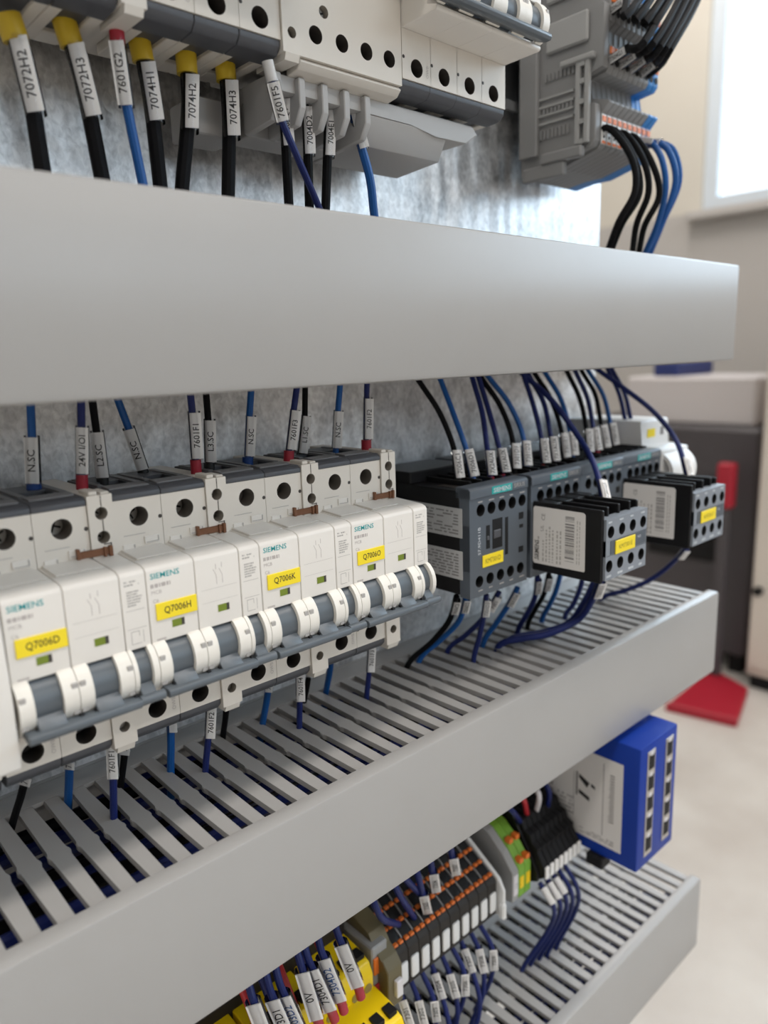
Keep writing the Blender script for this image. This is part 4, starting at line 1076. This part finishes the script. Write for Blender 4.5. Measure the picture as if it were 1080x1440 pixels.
# contactor bottoms down into the middle duct
G5 = 'wires from the contactors down into the middle duct'
def botw(label, dev, ydev, mids, end, r, m_, **k):
    e = PZ(*end, -103.5); a = P(*dev, ydev); p = [a]
    n_ = len(mids)
    for i, (u, v) in enumerate(mids): p.append(P(u, v, ydev+(e.y-ydev)*(i+1)/(n_+1)))
    p += [e, e+Vector((0, 0, -16))+(e-p[-1]).normalized()*4]
    return wire(label, p, r, m_, **k)
BW = [('black wire bending from the first contactor into the duct', (642, 838), [(632, 872), (608, 902)], (574, 934), 1.6, w_black, '7006C2'),
      ('bright blue wire bending from the first contactor into the duct', (656, 836), [(646, 872), (622, 898)], (590, 928), 1.6, w_blue, '7006D2'),
      ('dark blue wire slanting from the first contactor into the duct', (702, 832), [(680, 868), (655, 893)], (630, 914), 1.5, w_dark, '7301'),
      ('dark blue wire dropping from the first contactor into the duct', (684, 836), [(680, 866), (674, 896)], (666, 927), 1.5, w_dark, '7301D3'),
      ('blue wire slanting from the second contactor into the duct', (728, 826), [(714, 852), (698, 876)], (680, 904), 1.6, w_blue, '7301D4'),
      ('dark blue wire from the second contactor dropping into the duct', (756, 810), [(752, 840), (740, 865)], (728, 888), 1.6, w_dark, '7301E4'),
      ('black wire from the second contactor dropping into the duct', (772, 806), [(765, 835), (752, 858)], (742, 880), 1.5, w_black, '7301E5'),
      ('blue wire from the third contactor dropping into the duct', (790, 800), [(782, 830), (772, 852)], (762, 872), 1.6, w_blue, ''),
      ('dark blue wire from the third contactor behind the contact block', (822, 800), [(816, 826), (806, 850)], (795, 866), 1.6, w_dark, '')]
for lab, dev, mids, end, r, m_, tx in BW:
    botw(lab, dev, 24, mids, end, r, m_, txt=tx if tx else None, t0=3, t1=13, tw=3.8, group=G5, side=0.6)
botw('thick dark blue wire sweeping from the nearer contact block across the duct', (845, 812), -14, [(832, 845), (812, 872), (770, 892), (735, 898)], (702, 908), 2.0, w_dark, txt='7301E1', t0=3, t1=16, tw=4.6, group=G5, side=0.7)
botw('dark blue wire from the nearer contact block joining the sweep', (838, 812), -10, [(822, 845), (800, 875), (765, 888)], (715, 900), 1.7, w_dark, group=G5)
botw('dark blue wire drooping from the farther contact block over the duct', (966, 768), -16, [(945, 792), (915, 815), (880, 830)], (845, 842), 1.7, w_dark, txt='', t0=3, t1=13, tw=4.0, group=G5, side=0.7)

# wires at the top right terminals
G6 = 'wires at the top right terminals'
TW = [('black wire looping from the first grey terminal into the duct', 0, (888, 222), (893, 268), (857, 346), w_black),
      ('black wire looping from the second grey terminal into the duct', 1, (893, 226), (899, 272), (861, 348), w_black),
      ('black wire looping from the fourth grey terminal into the duct', 3, (905, 226), (912, 270), (890, 350), w_black),
      ('black wire looping from the sixth grey terminal into the duct', 5, (918, 232), (927, 275), (899, 352), w_black),
      ('blue wire looping from the first blue terminal into the duct', 8, (930, 222), (936, 265), (908, 354), w_blue),
      ('blue wire looping from the second blue terminal into the duct', 9, (940, 212), (950, 255), (914, 356), w_blue),
      ('bright blue wire on the outer side of the loop of terminal wires', 9, (946, 210), (955, 255), (908, 356), w_blue)]
for lab, i, a, b, e, m_ in TW:
    st = Vector((TBX(i), 23, 189))
    far = i >= 8
    y1, y2, y3 = (8, 6, 24)
    p = [st+Vector((0, 4, 0)), st+Vector((0, -5, 1)), P(*a, y1), P(*b, y2), P((a[0]+e[0])/2+ (6 if far else -2), (b[1]+e[1])/2+4, 14), P(*e, y3)]
    p.append(p[-1]+(p[-1]-p[-2]).normalized()*16)
    wire(lab, p, 1.9, m_, group=G6, txt='' if far else None, t0=4, t1=14, tw=3.4)
UPW = [(0, 224.8, (905, 60), (945, -20)), (2, 224.8, (918, 62), (958, -10)), (4, 224.8, (928, 66), (970, -16)), (6, 224.8, (936, 68), (980, -14)), (7, 224.8, (942, 70), (984, -8)),
       (0, 249.8, (880, 22), (915, -30)), (2, 249.8, (895, 26), (930, -30)), (4, 249.8, (908, 30), (945, -30)), (6, 249.8, (920, 34), (956, -30))]
ordn = ['first', 'second', 'third', 'fourth', 'fifth', 'sixth', 'seventh', 'eighth', 'ninth']
for n_, (i, z, a, e) in enumerate(UPW):
    st = Vector((TBX(i), 19, z))
    row = 'lower' if z < 230 else 'upper'
    p = [st+Vector((0, 3, -1)), st+Vector((1, -8, 4)), P(*a, -8), P(*e, 0), P(e[0]+4, e[1]-60, 10)]
    wire('black wire sweeping upward from the %s tier at the %s grey terminal' % (row, tnames[i]), p, 2.1, w_black, txt='7304G%d' % (n_+1) if n_ in (0, 1, 2, 3, 5, 6) else None, t0=4, t1=18, tw=3.8, group=G6, side=0.1)

# lowest row wires
G7 = 'wires around the lowest row'
def thr(label, pts, r, m_, **k): return wire(label, [P(u, v, y) for u, v, y in pts], r, m_, group=G7, **k)
YW = [((507, 1400), (497, 1365), (478, 1322), (468, 1290), '0V', ink, 'blue wire with white marker 0V, next to the olive end plate'),
      ((483, 1420), (470, 1380), (452, 1338), (444, 1300), '7304D2', w_blue, 'blue wire with blue-printed marker 7304D2 in the yellow relay'),
      ((470, 1432), (454, 1392), (434, 1350), (424, 1312), '7304D1', ink, 'blue wire with black-printed marker 7304D1 in the yellow relay'),
      ((450, 1446), (438, 1405), (424, 1360), (414, 1325), '0V', ink, 'blue wire with white marker 0V in the middle of the yellow relay'),
      ((432, 1470), (412, 1425), (394, 1385), (384, 1345), '7303D2', w_blue, 'blue wire with blue-printed marker 7303D2 in the yellow relay'),
      ((416, 1478), (398, 1435), (380, 1393), (370, 1352), '7303D1', ink, 'blue wire with black-printed marker 7303D1 in the yellow relay'),
      ((388, 1490), (372, 1448), (356, 1406), (346, 1370), '0V', ink, 'blue wire with white marker 0V at the bottom edge of the picture')]
for a, b, c, d, tx, tm, lab in YW:
    thr(lab, [(*a, 4), (*b, 5), (*c, 8), (*d, 14)], 1.7, w_dark, txt=tx, textmat=tm, t0=7.5, t1=33, fer=f_red, fer_len=8.0, fer_r=2.3, tw=6.4, side=0.0)
for k_ in range(5):
    u = 330+26*k_; v = 1412-18*k_
    thr('dark wire half hidden behind the marked relay wires, %s from the picture edge' % ordn[k_], [(u+40, v+60, 24), (u+22, v+10, 24), (u+8, v-25, 26), (u-2, v-50, 28)], 1.6, w_dark if k_ % 2 else w_red, txt='', t0=6, t1=14, tw=3.6)
# under the orange strip: marked blue wires into the lowest duct
for k_ in range(9):
    x = 176+8.3*k_
    a = Vector((x, 26, -268)); sgn = (-1)**k_
    e = Vector((x-2+sgn*2, 16+6*(k_ % 3), -336))
    p = [a, a+Vector((1.0+k_*0.3, -6-2*(k_ % 3), -18)), (a+e)/2+Vector((4, -8, -8)), e, e+Vector((0, 0, -14))]
    wire('marked blue wire under the orange-tabbed strip, %s from the olive end plate' % ordn[k_], p, 1.5, w_dark, txt='73%02d' % (k_+1), t0=9+5*(k_ % 3), t1=24+5*(k_ % 3), tw=4.6, group=G7, side=0.2)
# from the middle duct down to the orange strip
OW = [((612, 1252), (606, 1215), (600, 1190)), ((600, 1282), (590, 1240), (580, 1205)), ((582, 1290), (560, 1255), (548, 1225)), ((640, 1228), (634, 1195), (628, 1168)), ((560, 1300), (536, 1290), (520, 1250)), ((596, 1262), (572, 1238), (556, 1218))]
for k_, (a, b, c) in enumerate(OW):
    thr('blue wire bending from above into the orange-tabbed strip, %s of the bundle' % ordn[k_], [(*a, 28), (*b, 22), (*c, 26), (c[0]-8, c[1]-40, 30)], 1.8, w_dark, txt='730%d' % (k_+4) if k_ in (0, 1, 3) else None, t0=2, t1=21, tw=5.2, side=0.3)
# blue wires from the black plug strip to the lowest duct
for k_ in range(5):
    a = Vector((287+6.5*k_, 12, -260)); e = PZ(735+12*k_, 1362-8*k_, -333)
    p = [a, a+Vector((3, -9, -16)), (a+e)/2+Vector((9, -6, -6)), e, e+Vector((-2, 0, -14))]
    wire('blue wire dropping from the black plug strip, %s from the earth terminals' % ordn[k_], p, 1.5, w_dark, txt='' if k_ < 3 else None, t0=3, t1=14, tw=4.0, group=G7)
CW2 = [(w_red, 'red', (742, 1150), (735, 1122), (715, 1110)), (w_white, 'white', (752, 1148), (758, 1118), (742, 1098)), (w_blue, 'bright blue', (790, 1130), (800, 1100), (782, 1075)),
       (w_dark, 'dark blue', (735, 1160), (720, 1140), (704, 1125)), (w_dark, 'navy', (768, 1145), (772, 1112), (755, 1088))]
for m_, nm, a, b, c in CW2:
    thr('%s wire arching over the black plug strip to the middle duct' % nm, [(*a, 30), (*b, 22), (*c, 34), (c[0]-14, c[1]-24, 42)], 1.7, m_)
# wires lying inside the ducts, extra dark ones added to darken the slots
place = ['first', 'second', 'third', 'fourth', 'fifth', 'sixth', 'seventh', 'eighth', 'ninth', 'tenth', 'eleventh', 'twelfth', 'thirteenth', 'fourteenth']
for zt, nm in ((-103, 'middle'), (-333, 'lowest')):
    for k_ in range(14):
        y = -7+5.9*k_; rnd = random.Random(k_+int(zt))
        z = zt-15-rnd.uniform(0, 8)
        pts = [(x, y+rnd.uniform(-2.5, 2.5), z+rnd.uniform(-4, 4)) for x in range(-105, 451, 60)]
        wire('dark wire filling and darkening the %s duct, %s from the lid' % (nm, place[k_]), pts, 2.9, (w_black, w_dark, w_black, w_dark, w_dark)[k_ % 5], group='wires lying inside the ducts', n=8)
